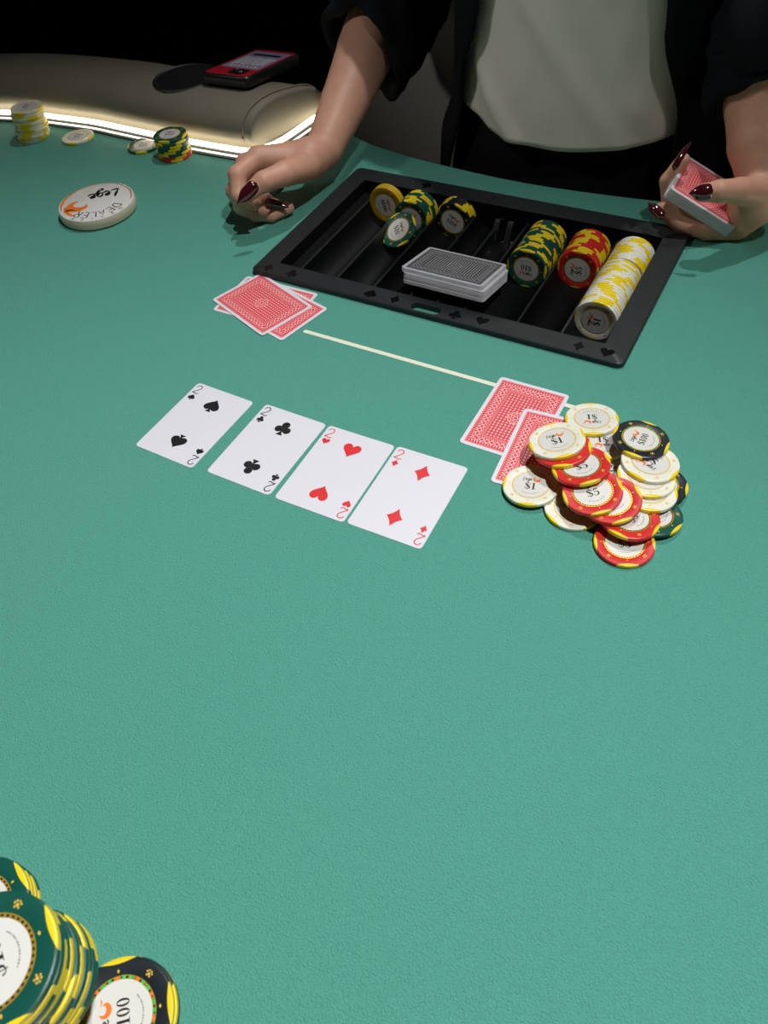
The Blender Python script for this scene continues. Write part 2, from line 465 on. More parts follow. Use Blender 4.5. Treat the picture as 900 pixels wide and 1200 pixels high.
def club():
    cs = []
    for cx, cy in ((0, .26), (-.25, -.1), (.25, -.1)):
        cs.append([(cx + .23 * math.cos(2 * math.pi * i / 16), cy + .23 * math.sin(2 * math.pi * i / 16)) for i in range(16)])
    return cs + [[(-.05, .12), (-.06, -.3), (-.2, -.52), (.2, -.52), (.06, -.3), (.05, .12)]]
SUIT = {'heart': heart(), 'diamond': diamond(), 'spade': spade(), 'club': club()}
def put_suit(g, nm, x, y, h, rot=0, z=0, mi=0):
    c, s = math.cos(rot), math.sin(rot)
    for k, pl in enumerate(SUIT[nm]):
        g.poly([(x + h * (c * a - s * b), y + h * (s * a + c * b)) for a, b in pl], z + .004 * k, mi)
for nm, x, y, r in (('club', -152, -107.5, 0), ('spade', -58, -107.5, 0), ('diamond', -31, -107.5, 0), ('club', 34, -107.5, 0), ('heart', 61, -107.5, 0), ('diamond', 155, -107.5, 0), ('heart', 180, -107.5, 0), ('diamond', -181, -107.5, 0),
                    ('club', -100, 100, math.pi), ('spade', -20, 100, math.pi), ('heart', 60, 100, math.pi), ('diamond', 140, 100, math.pi)):
    g = G(); put_suit(g, nm, x, y, 13, r, 6.06); add('suit_emblem', g.build('suit_emblem'), embl_m, tray, UP36)

# ------------------------------------------------------------------ flat lettering
def g_S():
    return [([(.55, .72), (.5, .88), (.32, .96), (.14, .89), (.09, .74), (.2, .6), (.38, .48), (.53, .34), (.5, .14), (.3, .04), (.12, .09), (.05, .27)], [.1, .07, .05, .08, .14, .18, .2, .18, .12, .05, .07, .1])]
GL = {
 '$': (g_S() + [([(.31, -.1), (.31, 1.1)], [.055, .055])], .68),
 '1': ([([(.3, 0), (.3, 1)], [.2, .2]), ([(.06, .025), (.54, .025)], [.05, .05]), ([(.3, .97), (.2, .9), (.08, .86)], [.08, .07, .04])], .62),
 '5': ([([(.12, .92), (.55, .92)], [.13, .13]), ([(.14, .95), (.12, .5)], [.05, .05]), ([(.12, .5), (.28, .6), (.45, .53), (.53, .32), (.45, .1), (.26, .03), (.1, .1), (.07, .22)], [.04, .07, .13, .2, .14, .06, .07, .13])], .68),
 '0': ([([(.31 + .2 * math.cos(t), .5 + .47 * math.sin(t)) for t in [2 * math.pi * i / 20 for i in range(21)]], [.05 + .11 * abs(math.cos(2 * math.pi * i / 20)) for i in range(21)])], .68),
 '2': ([([(.06, .74), (.14, .92), (.33, 1), (.52, .9), (.56, .72), (.46, .52), (.24, .3), (.08, .12), (.1, .05), (.22, .1), (.4, .03), (.58, .04), (.62, .16)], .085)], .75),
 'D': ([([(.08, 0), (.08, 1), (.3, 1), (.52, .82), (.58, .5), (.52, .18), (.3, 0), (.08, 0)], .11)], .76),
 'E': ([([(.55, 1), (.08, 1), (.08, 0), (.55, 0)], .11), ([(.08, .52), (.48, .52)], .11)], .72),
 'A': ([([(.02, 0), (.32, 1), (.62, 0)], .11), ([(.14, .35), (.5, .35)], .09)], .76),
 'L': ([([(.08, 1), (.08, 0), (.55, 0)], .11)], .68),
 'R': ([([(.08, 0), (.08, 1), (.36, 1), (.54, .86), (.54, .66), (.36, .52), (.08, .52)], .11), ([(.3, .52), (.58, 0)], .11)], .74)}
def text(g, s, h, x=0, y=0, z=0, mi=0, T=None, center=True, track=1.0, sm=True):
    w = sum(GL[c][1] for c in s) * h * track; X = x - w / 2 if center else x
    for c in s:
        for pts, wd in GL[c][0]:
            curve = sm and len(pts) > 5 and c not in 'DEALR'
            if curve:
                P = smooth_path([(a, b, 0) for a, b in pts], 4)
                if isinstance(wd, list):
                    W = []
                    for i in range(len(P)):
                        u = i / 4; k = min(int(u), len(wd) - 2); t = min(1, u - k); W.append(wd[k] * (1 - t) + wd[k + 1] * t)
                else: W = wd
            else: P = pts; W = wd
            P2 = [(X + p[0] * h, y + (p[1] - .5) * h) for p in P]
            W2 = [q * h for q in W] if isinstance(W, list) else W * h
            g.ribbon(P2, W2, z, mi, T)
        X += GL[c][1] * h * track
SCRIPT = [[(-1.3, 1.1), (-1.38, .7), (-1.5, .3), (-1.6, .02), (-1.35, -.02), (-1.0, .06)],
          [(-.95, .22), (-.7, .42), (-.62, .58), (-.75, .66), (-.92, .45), (-.9, .12), (-.68, .02), (-.45, .15)],
          [(-.05, .55), (-.22, .64), (-.4, .42), (-.36, .15), (-.18, .12), (-.04, .5), (-.06, .0), (-.2, -.45), (-.42, -.5), (-.42, -.32), (-.05, -.05), (.15, .1)],
          [(.15, .22), (.4, .42), (.48, .58), (.35, .66), (.18, .45), (.2, .12), (.42, .02), (.68, .18)]]
def script_word(g, h, x, y, z, mi, wid=.09):
    for st in SCRIPT:
        P = smooth_path([(a, b, 0) for a, b in st], 4)
        W = [h * wid * (.6 + .9 * abs(math.sin(i * .33))) for i in range(len(P))]
        g.ribbon([(x + p[0] * h, y + p[1] * h) for p in P], W, z, mi)
def swirl(g, r, x, y, z, mi, rot=0):
    P = []; W = []
    for i in range(26):
        t = i / 25; a = rot + 2.2 + t * 4.6; rr = r * (.95 - .45 * t)
        P.append((x + rr * math.cos(a), y + rr * .85 * math.sin(a))); W.append(r * (.12 + .62 * math.sin(math.pi * min(1, t * 1.05))))
    g.ribbon(P, W, z, mi)
    g.ribbon([(x + r * .4, y + r * .5), (x + r * .9, y + r * .35), (x + r * 1.35, y + r * .5)], [r * .1, r * .22, r * .05], z, mi)

# ------------------------------------------------------------------ chips
CR, CH = 21.5, 3.4
SPOT = srgb(232, 205, 30)
CHIPC = {'white': (srgb(226, 226, 210), SPOT), 'red': (srgb(206, 42, 40), SPOT), 'green': (srgb(14, 78, 66), SPOT),
         'black': (srgb(28, 35, 40), SPOT), 'yellow': (srgb(190, 158, 26), srgb(190, 158, 26))}
def chip_fac(x, y, z):
    u = nabs(nfrac(natan2(y, x) * (4 / (2 * math.pi)) + .5) - .5)
    r = nsqrt(x * x + y * y) / CR
    k = u / .25
    return (r > (1.012 - (1 - k * k) * .125)) * (u < .25)
CM = {k: mix_material(k + '_chip_clay', a, b, chip_fac, rough=.38, spec=.45, bump=.1) for k, (a, b) in CHIPC.items()}
label_m = material('chip_label_paper', srgb(214, 214, 208), .35, coat=.3)
gold_m = material('gold_foil', srgb(205, 170, 60), .3, metal=.55)
goldp_m = material('gold_print', srgb(214, 176, 60), .45)
ink_m = material('black_ink', (.012, .012, .014, 1), .4)
greyink_m = material('grey_ink', (.16, .16, .17, 1), .5)
orange_m = material('orange_ink', srgb(232, 120, 40), .45)
holo_m = material('green_foil_dot', srgb(70, 220, 90), .25, metal=.3)
g = G()
nn = 48
pr = [(15.0, .0), (20.7, .0), (21.35, .35), (21.5, .9), (21.5, 2.5), (21.35, 3.05), (20.7, 3.4), (15.0, 3.4), (14.7, 3.25)]
pr = [(14.7, .15)] + pr
g.lathe(pr, nn)
chip_body = {}
base_me = g.build('poker_chip', ang=28)
for k in CM:
    me = base_me.copy(); me.materials.append(CM[k]); chip_body[k] = me
ZL = 3.3
g = G(); g.poly([(13.4 * math.cos(2 * math.pi * i / 40), 13.4 * math.sin(2 * math.pi * i / 40)) for i in range(40)], ZL); label_me = g.build('label'); label_me.materials.append(label_m)
def ring_mesh(kind):
    g = G(); cir = lambda r, n=60: [(r * math.cos(2 * math.pi * i / n), r * math.sin(2 * math.pi * i / n)) for i in range(n)]
    if kind in ('white', 'yellow'):
        g.ribbon(cir(14.1), .55, ZL + .03, 0, closed=True); g.ribbon(cir(13.3), .25, ZL + .03, 0, closed=True)
        ms = [goldp_m]
    else:
        g.ribbon(cir(14.0), 1.5, ZL + .02, 0, closed=True)
        for i in range(44):
            a = 2 * math.pi * i / 44
            g.ribbon([(13.9 * math.cos(a + t), 13.9 * math.sin(a + t)) for t in (0, .035, .07)], .8, ZL + .05, 1)
        if kind in ('black',):
            for i in range(30):
                a = 2 * math.pi * i / 30 + .05
                g.poly([(13.9 * math.cos(a) + .8 * math.cos(t), 13.9 * math.sin(a) + .8 * math.sin(t)) for t in [k * math.pi / 3 for k in range(6)]], ZL + .07, 2 if i % 3 else 3)
        ms = [gold_m, ink_m, holo_m, orange_m]
    me = g.build('ring'); [me.materials.append(m) for m in ms]; return me
ring_me = {k: ring_mesh(k) for k in CM}
def emblem_mesh():
    g = G(); z = 3.43
    for i in range(4):
        a = math.pi / 2 * i + math.pi / 4
        cx, cy = 17.4 * math.cos(a), 17.4 * math.sin(a)
        for dx, dy, r in ((0, 0, .62), (1.2, .5, .42), (-1.2, .5, .42), (.55, 1.15, .4), (-.55, 1.15, .4), (.7, -.7, .4), (-.7, -.7, .4)):
            c, s = math.cos(a - math.pi / 2), math.sin(a - math.pi / 2)
            X, Y = cx + c * dx - s * dy, cy + s * dx + c * dy
            g.poly([(X + r * math.cos(t), Y + r * math.sin(t)) for t in [k * math.pi / 3 for k in range(6)]], z)
        for b in (a + math.pi / 4 - .0,):
            X, Y = 16.3 * math.cos(b), 16.3 * math.sin(b)
            g.poly([(X + .8 * math.cos(t + b), Y + .55 * math.sin(t + b)) for t in (0, math.pi / 2, math.pi, 3 * math.pi / 2)], z)
    me = g.build('emblem'); me.materials.append(goldp_m); return me
emb_me = emblem_mesh()
def denom_mesh(txt):
    g = G(); h = 6.8 if len(txt) <= 2 else 6.0 if len(txt) == 3 else 5.2
    text(g, txt, h, 0, -1.6, ZL + .06, 0, track=1.0 if len(txt) < 4 else .98 if len(txt) == 4 else .85)
    me = g.build('denomination'); me.materials.append(ink_m); return me
den_me = {t: denom_mesh(t) for t in ('$1', '$5', '$10', '$100', '$1000')}
g = G(); script_word(g, 3.2, -1.6, 4.2, ZL + .06, 0, .12); swirl(g, 3.0, 4.2, 5.8, ZL + .05, 1); logo_me = g.build('logo'); logo_me.materials.append(ink_m); logo_me.materials.append(orange_m)
g = G()
for i in range(15):
    a = math.radians(232 + i * 5.4); g.ribbon([(9.6 * math.cos(a + t), 9.6 * math.sin(a + t)) for t in (0, .03, .06)], .55 if i % 3 else .3, ZL + .05)
small_me = g.build('small_print'); small_me.materials.append(greyink_m)
KT = {'white': '$1', 'red': '$5', 'green': '$10', 'black': '$100', 'yellow': '$1000'}
def chip(kind, loc, rot, label, group=None, face=True, n=None):
    """loc: mm of the bottom-face centre, rot: spin in radians, n: chip axis"""
    o = add('poker_chip', chip_body[kind], None, None)
    ax = Vector(n or (0, 0, 1)).normalized()
    yref = Vector((0, 1, 0)) if abs(ax.z) > .5 else Vector((0, 0, 1))
    xa = yref.cross(ax).normalized(); ya = ax.cross(xa)
    M = Matrix((xa, ya, ax)).transposed().to_4x4() @ Matrix.Rotation(rot, 4, 'Z')
    M.translation = Vector(loc) * MM
    o.matrix_world = M
    tag(o, label, 'chip', group)
    if face:
        for nm, me in (('label', label_me), ('foil_ring', ring_me[kind]), ('emblem', emb_me), ('denomination', den_me[KT[kind]]), ('logo', logo_me), ('small_print', small_me)):
            add(nm, me, None, o)
    return o
PILE_DATA = [('E', 'w', 212.9, -283.7, 0.0, 0.0, 0.0), ('I', 'r', 256.35, -299.6, 0.0, 0.0, 0.0), ('O', 'g', 267.07, -268.16, 2.26, -0.0267, -0.1), ('J', 'r', 225.79, -235.41, 0.0, 0.0, 0.0), ('P', 'k', 262.77, -238.53, 3.5, -0.0467, -0.08), ('A2', 'w', 211.42, -212.48, 2.76, 0.0667, -0.1067), ('H', 'r', 253.66, -282.52, 7.54, -0.0267, -0.1), ('N', 'w', 257.76, -252.99, 8.48, -0.04, -0.08), ('M', 'w', 253.35, -242.95, 11.33, -0.04, -0.08), ('L', 'w', 251.97, -229.99, 13.83, -0.04, -0.08), ('D', 'w', 177.15, -277.96, 2.37, 0.0733, -0.02), ('A', 'w', 195.4, -191.56, 2.9, 0.0733, -0.1133), ('G', 'r', 237.93, -277.82, 14.76, 0.1067, 0.0933), ('F', 'r', 223.54, -277.27, 16.75, 0.1067, 0.0933), ('C', 'r', 208.31, -259.56, 19.98, 0.1933, -0.04), ('B2', 'r', 189.87, -247.87, 19.43, 0.1933, -0.04), ('B', 'w', 183.5, -243.47, 21.5, 0.1933, -0.04), ('K', 'k', 239.07, -211.93, 16.38, -0.04, -0.08)]
PROT = {'E': 60, 'I': 24, 'O': 70, 'J': 68, 'P': 10, 'A2': 203, 'H': 82, 'N': 200, 'M': 205, 'L': 165, 'D': 13, 'A': 203, 'G': 40, 'F': 36, 'C': 38, 'B2': 20, 'B': 36, 'K': 88}
PLAB = {'E': 'white one dollar chip on the cloth, mostly covered by a red chip', 'I': 'red five dollar chip lying nearest to the viewer in the pile',
 'O': 'dark green chip half hidden in shade at the right foot of the pile', 'J': 'red chip deep in the middle of the pile, only part of its label showing',
 'P': 'black chip buried under the white chips at the right of the pile', 'A2': 'white one dollar chip tucked under the topmost far white chip of the pile',
 'H': 'red chip with sideways writing overlapping the nearest red chip', 'N': 'lowest of the three shingled white chips on the right of the pile',
 'M': 'white chip in the middle of the three shingled white chips on the right', 'L': 'white chip directly under the black hundred dollar chip',
 'D': 'white one dollar chip at the left end of the pile touching the card corner', 'A': 'white one dollar chip with upside down writing, farthest in the pile',
 'G': 'red chip showing only its right rim under the central five dollar chip', 'F': 'red five dollar chip in the centre of the pile with the full logo showing',
 'C': 'red five dollar chip just in front of the pair resting on the card', 'B2': 'red chip directly beneath the white one dollar chip that rests on the card back',
 'B': 'white one dollar chip on top of a red chip above the second face-down card', 'K': 'black hundred dollar chip on top at the right of the pile'}
for nm, k, x, y, z, b, c in PILE_DATA:
    chip({'w': 'white', 'r': 'red', 'g': 'green', 'k': 'black'}[k], (x, y, z + .25), math.radians(PROT[nm]), PLAB[nm], 'chips in the pile beside the face-down cards', n=(-b, -c, 1))
rnd = random.Random(3)
_o = ['', 'first', 'second', 'third', 'fourth', 'fifth', 'sixth', 'seventh', 'eighth', 'ninth', 'tenth', 'eleventh', 'twelfth', 'thirteenth', 'fourteenth', 'fifteenth', 'sixteenth', 'seventeenth', 'eighteenth', 'nineteenth']
_t = {20: ('twentieth', 'twenty'), 30: ('thirtieth', 'thirty'), 40: ('fortieth', 'forty'), 50: ('fiftieth', 'fifty')}
def ordinal(n):
    if n < 20: return _o[n]
    t = n // 10 * 10
    return _t[t][0] if n == t else _t[t][1] + '-' + _o[n - t]
# rolls lying in the tray
def roll(kind, x, y0, cnt, rot0, label, group, z=-9.6, jit=.35, first_n=None):
    for i in range(cnt):
        dx = rnd.uniform(-jit, jit); dz = rnd.uniform(0, jit)
        f = i == 0
        chip(kind, (x + dx, y0 + CH * 1.005 * (i + 1), z + dz), math.radians(rot0) if f else rnd.uniform(0, 6.28), label[0] if f else '%s chip from the front of %s' % (ordinal(i + 1), label[1]), group, f, (0, -1, 0))
roll('green', 60, 8, 18, 180, ('front chip of the long green ten dollar roll in the tray, writing upside down', 'the long green roll in the tray'), 'green chips in the long tray roll')
roll('red', 108, 25, 13, 90, ('front chip of the red five dollar roll in the tray, writing sideways', 'the red and yellow roll in the tray'), 'red chips in the tray roll')
roll('white', 152, -48, 22, 85, ('front chip of the long white one dollar roll at the right end of the tray', 'the near part of the long white roll'), 'white chips in the tray roll')
roll('white', 153.5, 27.5, 12, 40, ('first chip of the far shifted part of the white tray roll', 'the far part of the long white roll'), 'white chips at the far end of the tray roll', z=-8.2)
roll('green', -96, 52, 8, 0, ('front ten dollar chip of the short green stack at the far left of the tray', 'the short green stack in the tray'), 'green chips in the short tray stack', z=-9.2)
roll('black', -50, 64, 5, -28, ('front hundred dollar chip of the black stack at the back of the tray', 'the short black stack at the back of the tray'), 'black chips in the tray', z=-9.4)
roll('yellow', -138, 69, 3, -75, ('front yellow high value chip in the far left groove of the tray', 'the yellow pair in the far left tray groove'), 'yellow chips in the tray', z=-9.4)
nv = Vector((-.22, -.52, .82)).normalized()
chip('green', tuple(Vector((-98, 26, -8)) - nv * 2), math.radians(-60), 'green ten dollar chip lying tilted in the tray in front of the short green stack', n=tuple(nv))
# far chips on the cloth by the light strip
def stack(kinds, x, y, labels, group, lean=(0, 0), j=1.0, toprot=20):
    for i, k in enumerate(kinds):
        last = i == len(kinds) - 1
        chip(k, (x + lean[0] * i + rnd.uniform(-j, j), y + lean[1] * i + rnd.uniform(-j, j), .1 + i * (CH + .02)), math.radians(toprot) if last else rnd.uniform(0, 6.28), labels[1] if last else '%s chip from the bottom of %s' % (ordinal(i + 1), labels[0]), group, last)
stack(['white'] * 12, -682, 48, ('the tall uneven white stack', 'top chip of the tall white stack at the far left by the light strip'), 'chips in the tall white stack', (.6, 0), 1.2)
chip('white', (-615.5, 64.5, .1), .3, 'single white chip lying flat between the two far chip stacks')
chip('green', (-506.5, 75, .1), .55, 'single green ten dollar chip lying beside the short mixed stack')
for i, k in enumerate(['red', 'red', 'green', 'green', 'green', 'green', 'green', 'green']):
    chip(k, (-449 + rnd.uniform(-1, 1), 71 + rnd.uniform(-1, 1), .1 + i * (CH + .02)), .3 if i == 7 else rnd.uniform(0, 6.28),
         'topmost chip of the short mixed stack by the light strip' if i == 7 else '%s %s chip from the bottom of the short stack with red chips at its foot' % (k, ordinal(i + 1)) if False else '%s chip, %s from the bottom of the short red and green stack' % (k, ordinal(i + 1)),
         'chips in the short mixed stack', i == 7)
# tall leaning stacks of the near player
def tower(kinds, top_xy, ztop, straight, label, group, toprot, tilt=(0, 0)):
    cx, cy, cz = 295.12, -657.05, 453.4
    nch = len(kinds)
    zt = ztop - CH
    pts = []
    for i in range(nch):
        z = zt - i * (CH + .02)
        pts.append(z)
    z_s = pts[min(straight, nch - 1)]
    for i, z in enumerate(pts):
        if i <= straight: x, y = top_xy
        else:
            k = (cz - z) / (cz - z_s); x = cx + (top_xy[0] - cx) * k; y = cy + (top_xy[1] - cy) * k
        chip(kinds[i], (x + rnd.uniform(-.5, .5), y + rnd.uniform(-.5, .5), z), math.radians(toprot) if i == 0 else rnd.uniform(0, 6.28), label[0] if i == 0 else '%s chip, %s from the top of %s' % (kinds[i], ordinal(i + 1), label[1]), group, i == 0)
def nfit(z): return int((z - .2) / (CH + .02))
tower(['green'] * nfit(190), (145.8, -688.2), .1 + nfit(190) * 3.42, 10, ('top green chip of the near leaning stack, white label cut by the left picture edge', 'the near leaning stack'), 'chips in the near leaning green stack', 150)
tower(['green'] * nfit(122), (87.6, -684.6), .1 + nfit(122) * 3.42, 3, ('top green chip of the far stack at the lower left corner behind the leaning stack', 'the far corner stack'), 'chips in the far green corner stack', 70)
tower(['black'] * 3 + ['green'] * (nfit(105) - 3), (159.3, -686.0), .1 + nfit(105) * 3.42, 2, ('black hundred dollar chip on top of the nearest stack at the bottom edge', 'the stack nearest the bottom edge'), 'chips in the nearest stack', 132)

# ------------------------------------------------------------------ dealer button
but_m = material('white_acrylic', srgb(222, 222, 216), .22, coat=.5)
but_s = material('cream_acrylic_edge', srgb(190, 180, 158), .25, coat=.3)
brown_m = material('brown_print', srgb(170, 84, 40), .4)
BX, BY = -449.5, -76
b = empty('dealer_button', (BX * MM, BY * MM, 0)); b.rotation_euler = (0, 0, math.radians(-135))
tag(b, 'thick round white dealer button with orange swirl and black lettering', 'dealer button')
g = G(); g.lathe([(43, .1), (45.5, 2), (46, 6), (45.6, 9.6), (44.6, 11.4)], 72); add('button_body', g.build('button_body', ang=40), but_s, b)
g = G(); g.lathe([(44.6, 11.4), (44.4, 12.4), (43, 13)], 72); add('button_face', g.build('button_face', ang=50), but_m, b)
g = G(); text(g, 'DEALER', 11.5, 0, 0, 13.05, 0, T=lambda x, y: ((31 + y) * math.sin(x / 27), (32 + y) * math.cos(x / 27)), track=1.05, sm=False)
add('lettering', g.build('lettering'), ink_m, b)
g = G(); text(g, 'DEALER', 4.6, 0, 0, 13.05, 0, T=lambda x, y: ((41 + y) * math.sin(x / 34 + .12), (41 + y) * math.cos(x / 34 + .12)), track=3.0, sm=False)  # smaller repeat: reflection of the lettering in the acrylic edge, drawn as print
add('lettering', g.build('lettering'), ink_m, b)
g = G(); script_word(g, 16, -2, -19, 13.06, 0, .15); add('logo_script', g.build('logo_script'), ink_m, b)
g = G(); swirl(g, 15, 19, 3, 13.05, 0, 2.6)
g.ribbon([(37 * math.cos(math.radians(t)), 37 * math.sin(math.radians(t))) for t in range(-2, 48, 2)], [.4 + 4.5 * math.sin(math.pi * i / 24) for i in range(25)], 13.05)
g.ribbon([(41.3 * math.cos(math.radians(t)), 41.3 * math.sin(math.radians(t))) for t in range(300, 372, 3)], [.8 + 2.4 * math.sin(math.pi * i / 23) for i in range(24)], 13.05)
add('logo_swirl', g.build('logo_swirl'), orange_m, b)
g = G(); g.ribbon([(42 * math.cos(math.radians(t)), 42 * math.sin(math.radians(t))) for t in range(165, 320, 4)], 1.3, 13.06); add('rim_line', g.build('rim_line'), brown_m, b)

# ------------------------------------------------------------------ playing cards
card_m = material('card_stock', srgb(216, 216, 223), .42, spec=.4)
red_ink = material('red_card_ink', srgb(214, 40, 44), .45)
def back_fac(stripes):
    def fn(x, y, z):
        ex = 28.3 - nabs(x); ey = 40.6 - nabs(y); e = nmin(ex, ey)
        side = ex < ey                       # 1 on the long sides
        s = side * y + (1 - side) * x        # coordinate along the edge
        w1 = 6.6 + 1.8 * nsin(s * (2 * math.pi / 8.8))
        w2 = 6.6 - 1.8 * nsin(s * (2 * math.pi / 8.8))
        chain = nor(nabs(e - w1) < .52, nabs(e - w2) < .52)
        line0 = nbetween(e, .7, 1.0)
        tri = nand(nbetween(e, 1.6, 4.3), nabs(nfrac(s / 2.4) - .5) * 2.4 < (e - 1.6) * .25 + .08)
        lace = nand(nbetween(e, 9.0, 9.9), nabs(nfrac(s / 1.9) - .5) < .26)
        lines = nor(nbetween(e, 10.8, 11.15), nbetween(e, 11.9, 12.2))
        if stripes:
            grid = nand(e > 12.6, nabs(nfrac(y / 2.7) - .5) < .2)
        else:
            grid = nand(e > 12.6, nabs(nfrac(x / 3.1) - .5) < .27, nabs(nfrac(y / 3.1) - .5) < .27)
        r = nsqrt(x * x + y * y); a = natan2(y, x)
        ros = nor(nbetween(r, 6.0, 6.8), nand(r < 6.2, nabs(r - 4.4 - .7 * nsin(a * 8)) < .45), nbetween(r, 1.5, 2.3), nabs(r - 2.9) * 3 < nsin(a * 6))
        inner = nmax(grid * (r > 6.9), ros * (r < 6.9))
        return nor(chain, line0, tri, lace, lines, inner, e < .0)
    return fn
back_red = mix_material('red_card_back', srgb(214, 42, 50), srgb(240, 190, 194), back_fac(False), rough=.42)
back_black = mix_material('black_card_back', srgb(42, 44, 50), srgb(190, 190, 194), back_fac(True), rough=.42)
CW, CHH, CT = 63.0, 88.0, .32
g = G(); g.prism(rrect(CW, CHH, 3.4, 6), 0, CT); card_me = g.build('playing_card'); card_me.materials.append(card_m)
g = G(); g.prism(rrect(56.6, 81.2, 1.0, 3), CT, CT + .02); bk_me = g.build('back_print'); bk_me.materials.append(back_red)
bk2_me = bk_me.copy(); bk2_me.materials[0] = back_black
def card(x, y, z, deg, label, suit=None, group=None, back=bk_me, s=1.0):
    o = add('playing_card', card_me, None, None, (x * MM, y * MM, z * MM)); o.rotation_euler = (0, 0, math.radians(deg))
    tag(o, label, 'playing card', group)
    if suit is None:
        add('back_print', back, None, o)
    else:
        ink = ink_m if suit in ('spade', 'club') else red_ink
        for k in (0, 1):
            r = math.pi * k; q = -1 if k else 1
            g = G(); T = (lambda x, y: (x, y)) if not k else (lambda x, y: (-x, -y))
            text(g, '2', 10.5, -25.6, 36.0, CT + .03, 0, T=T); add('index_number', g.build('index_number'), ink, o)
            g = G(); put_suit(g, suit, -25.2 * q, 26.0 * q, 7.2, r, CT + .03); add('index_suit', g.build('index_suit'), ink, o)
            g = G(); put_suit(g, suit, 0, 24.5 * q, 16, r, CT + .03); add('suit_pip', g.build('suit_pip'), ink, o)
    return o
for (x, y, a, s, l) in ((-143.6, -280.9, -1.4, 'spade', 'two of spades, leftmost of the four face-up cards in a row'),
                        (-69, -279.9, -.4, 'club', 'two of clubs, second from the left in the row of face-up cards'),
                        (-3.2, -280.3, .9, 'heart', 'two of hearts, third in the row of face-up cards'),
                        (61.7, -278.4, 1.1, 'diamond', 'two of diamonds, rightmost of the four face-up cards')):
    # stored values are the top-left corners
    t = math.radians(a); cx = x + math.cos(t) * CW / 2 + math.sin(t) * CHH / 2; cy = y + math.sin(t) * CW / 2 - math.cos(t) * CHH / 2
    card(cx, cy, .05, a, l, s, 'four face-up cards on the cloth')
card(136.8, -210, .05, 0, 'face-down red card lying flat, far one of the two beside the chips')
t = math.radians(4.0)
card(139.3 + math.cos(t) * 31.5 + math.sin(t) * 44, -195.4 + math.sin(t) * 31.5 - math.cos(t) * 44, .45, 4.0, 'face-down red card partly covered by chips and overlapping the far one')
card(-155.5, -153, .05, 90.5, 'face-down red card at the bottom of the fanned three near the tray corner')
card(-140, -159, .45, 76, 'face-down red card in the middle of the fanned three near the tray corner')
card(-157.4, -157, .85, 70.2, 'face-down red card on top of the fanned three near the tray corner')

# decks (52 loose-edged cards kept together as blocks of a few cards, every card in the stack has its own edge)
def deck(name_label, cat_back, M, scale=1.0, thick=15.0, shift_rnd=1, top_shift=None):
    e = empty('card_deck'); e.matrix_world = M; tag(e, name_label, 'deck of cards')
    g = G(); n = int(thick / .3); rr = random.Random(shift_rnd)
    for i in range(n - 1):
        dx, dy = rr.uniform(-.3, .3), rr.uniform(-.3, .3)
        if top_shift and i < n * .72: dx += top_shift[0]; dy += top_shift[1]
        P = [(p[0] * scale + dx, p[1] * scale + dy) for p in rrect(CW, CHH, 3.2, 3)]
        g.prism(P, i * .3, i * .3 + .27)
    o = add('stacked_cards', g.build('stacked_cards'), card_m, e); tag(o, kind='stuff')
    g = G(); g.prism([(p[0] * scale, p[1] * scale) for p in rrect(CW, CHH, 3.4, 6)], (n - 1) * .3, (n - 1) * .3 + .3)
    t = add('top_card', g.build('top_card'), card_m, e)
    b = add('back_print', cat_back, None, t); b.scale = (scale, scale, 1); b.location = (0, 0, ((n - 1) * .3 - .02) * MM)
    return e
zc = 11.5; ta = math.radians(12)
ux = Vector((1, -.012, 0)).normalized(); vy = Vector((0, math.cos(ta), -math.sin(ta)))
# long side along +x: card local y -> world x, local x -> world -y
yl = ux; nz = ux.cross(vy).normalized(); xl = yl.cross(nz).normalized()
M = Matrix((xl, yl, nz)).transposed().to_4x4(); M.translation = (Vector((2.5, -42, zc)) - nz * 15) * MM
deck('squared deck of cards with black patterned backs resting in the tray', bk2_me, M, thick=15, top_shift=(1.5, 3))
HS = .85
w = Vector((.155, .44, .024)); th = w.length
Rm = Matrix.Rotation(th, 3, w.normalized())
xl = Rm @ Vector((0, -1, 0)); yl = Rm @ Vector((1, 0, 0)); nz = Rm @ Vector((0, 0, 1))
M = Matrix((xl, yl, nz)).transposed().to_4x4(); M.translation = (Vector((204, 128, 40)) - nz * 13) * MM
deck('deck of cards with red patterned backs held in the hand on the right', bk_me, M, scale=HS, thick=13)

# ------------------------------------------------------------------ money clips in the tray
chrome = material('dark_chrome', (.4, .4, .42, 1), .2, metal=1)
for x, lb in ((2, 'left of the two small steel clips standing in the narrow middle groove'), (17, 'right of the two small steel clips standing in the narrow middle groove')):
    g = G()
    P = smooth_path([(x + 1, 50, -28), (x, 58, -18), (x - .5, 68, -5), (x - .5, 72, -1), (x, 76, -3.5), (x, 75, -12), (x + 1, 68, -29)], 5)
    rings = []
    for i, p in enumerate(P):
        a = Vector(P[max(i - 1, 0)]); b_ = Vector(P[min(i + 1, len(P) - 1)]); d = (b_ - a).normalized(); nrm = d.cross(Vector((1, 0, 0))).normalized()
        c = Vector(p); rings.append([tuple(c + Vector((sx * 3.0, 0, 0)) + nrm * sz * .55) for sx, sz in ((-1, -1), (1, -1), (1, 1), (-1, 1))])
    g.loft(rings); o = add('steel_clip', g.build('steel_clip', ang=40), chrome); tag(o, lb, 'clip')

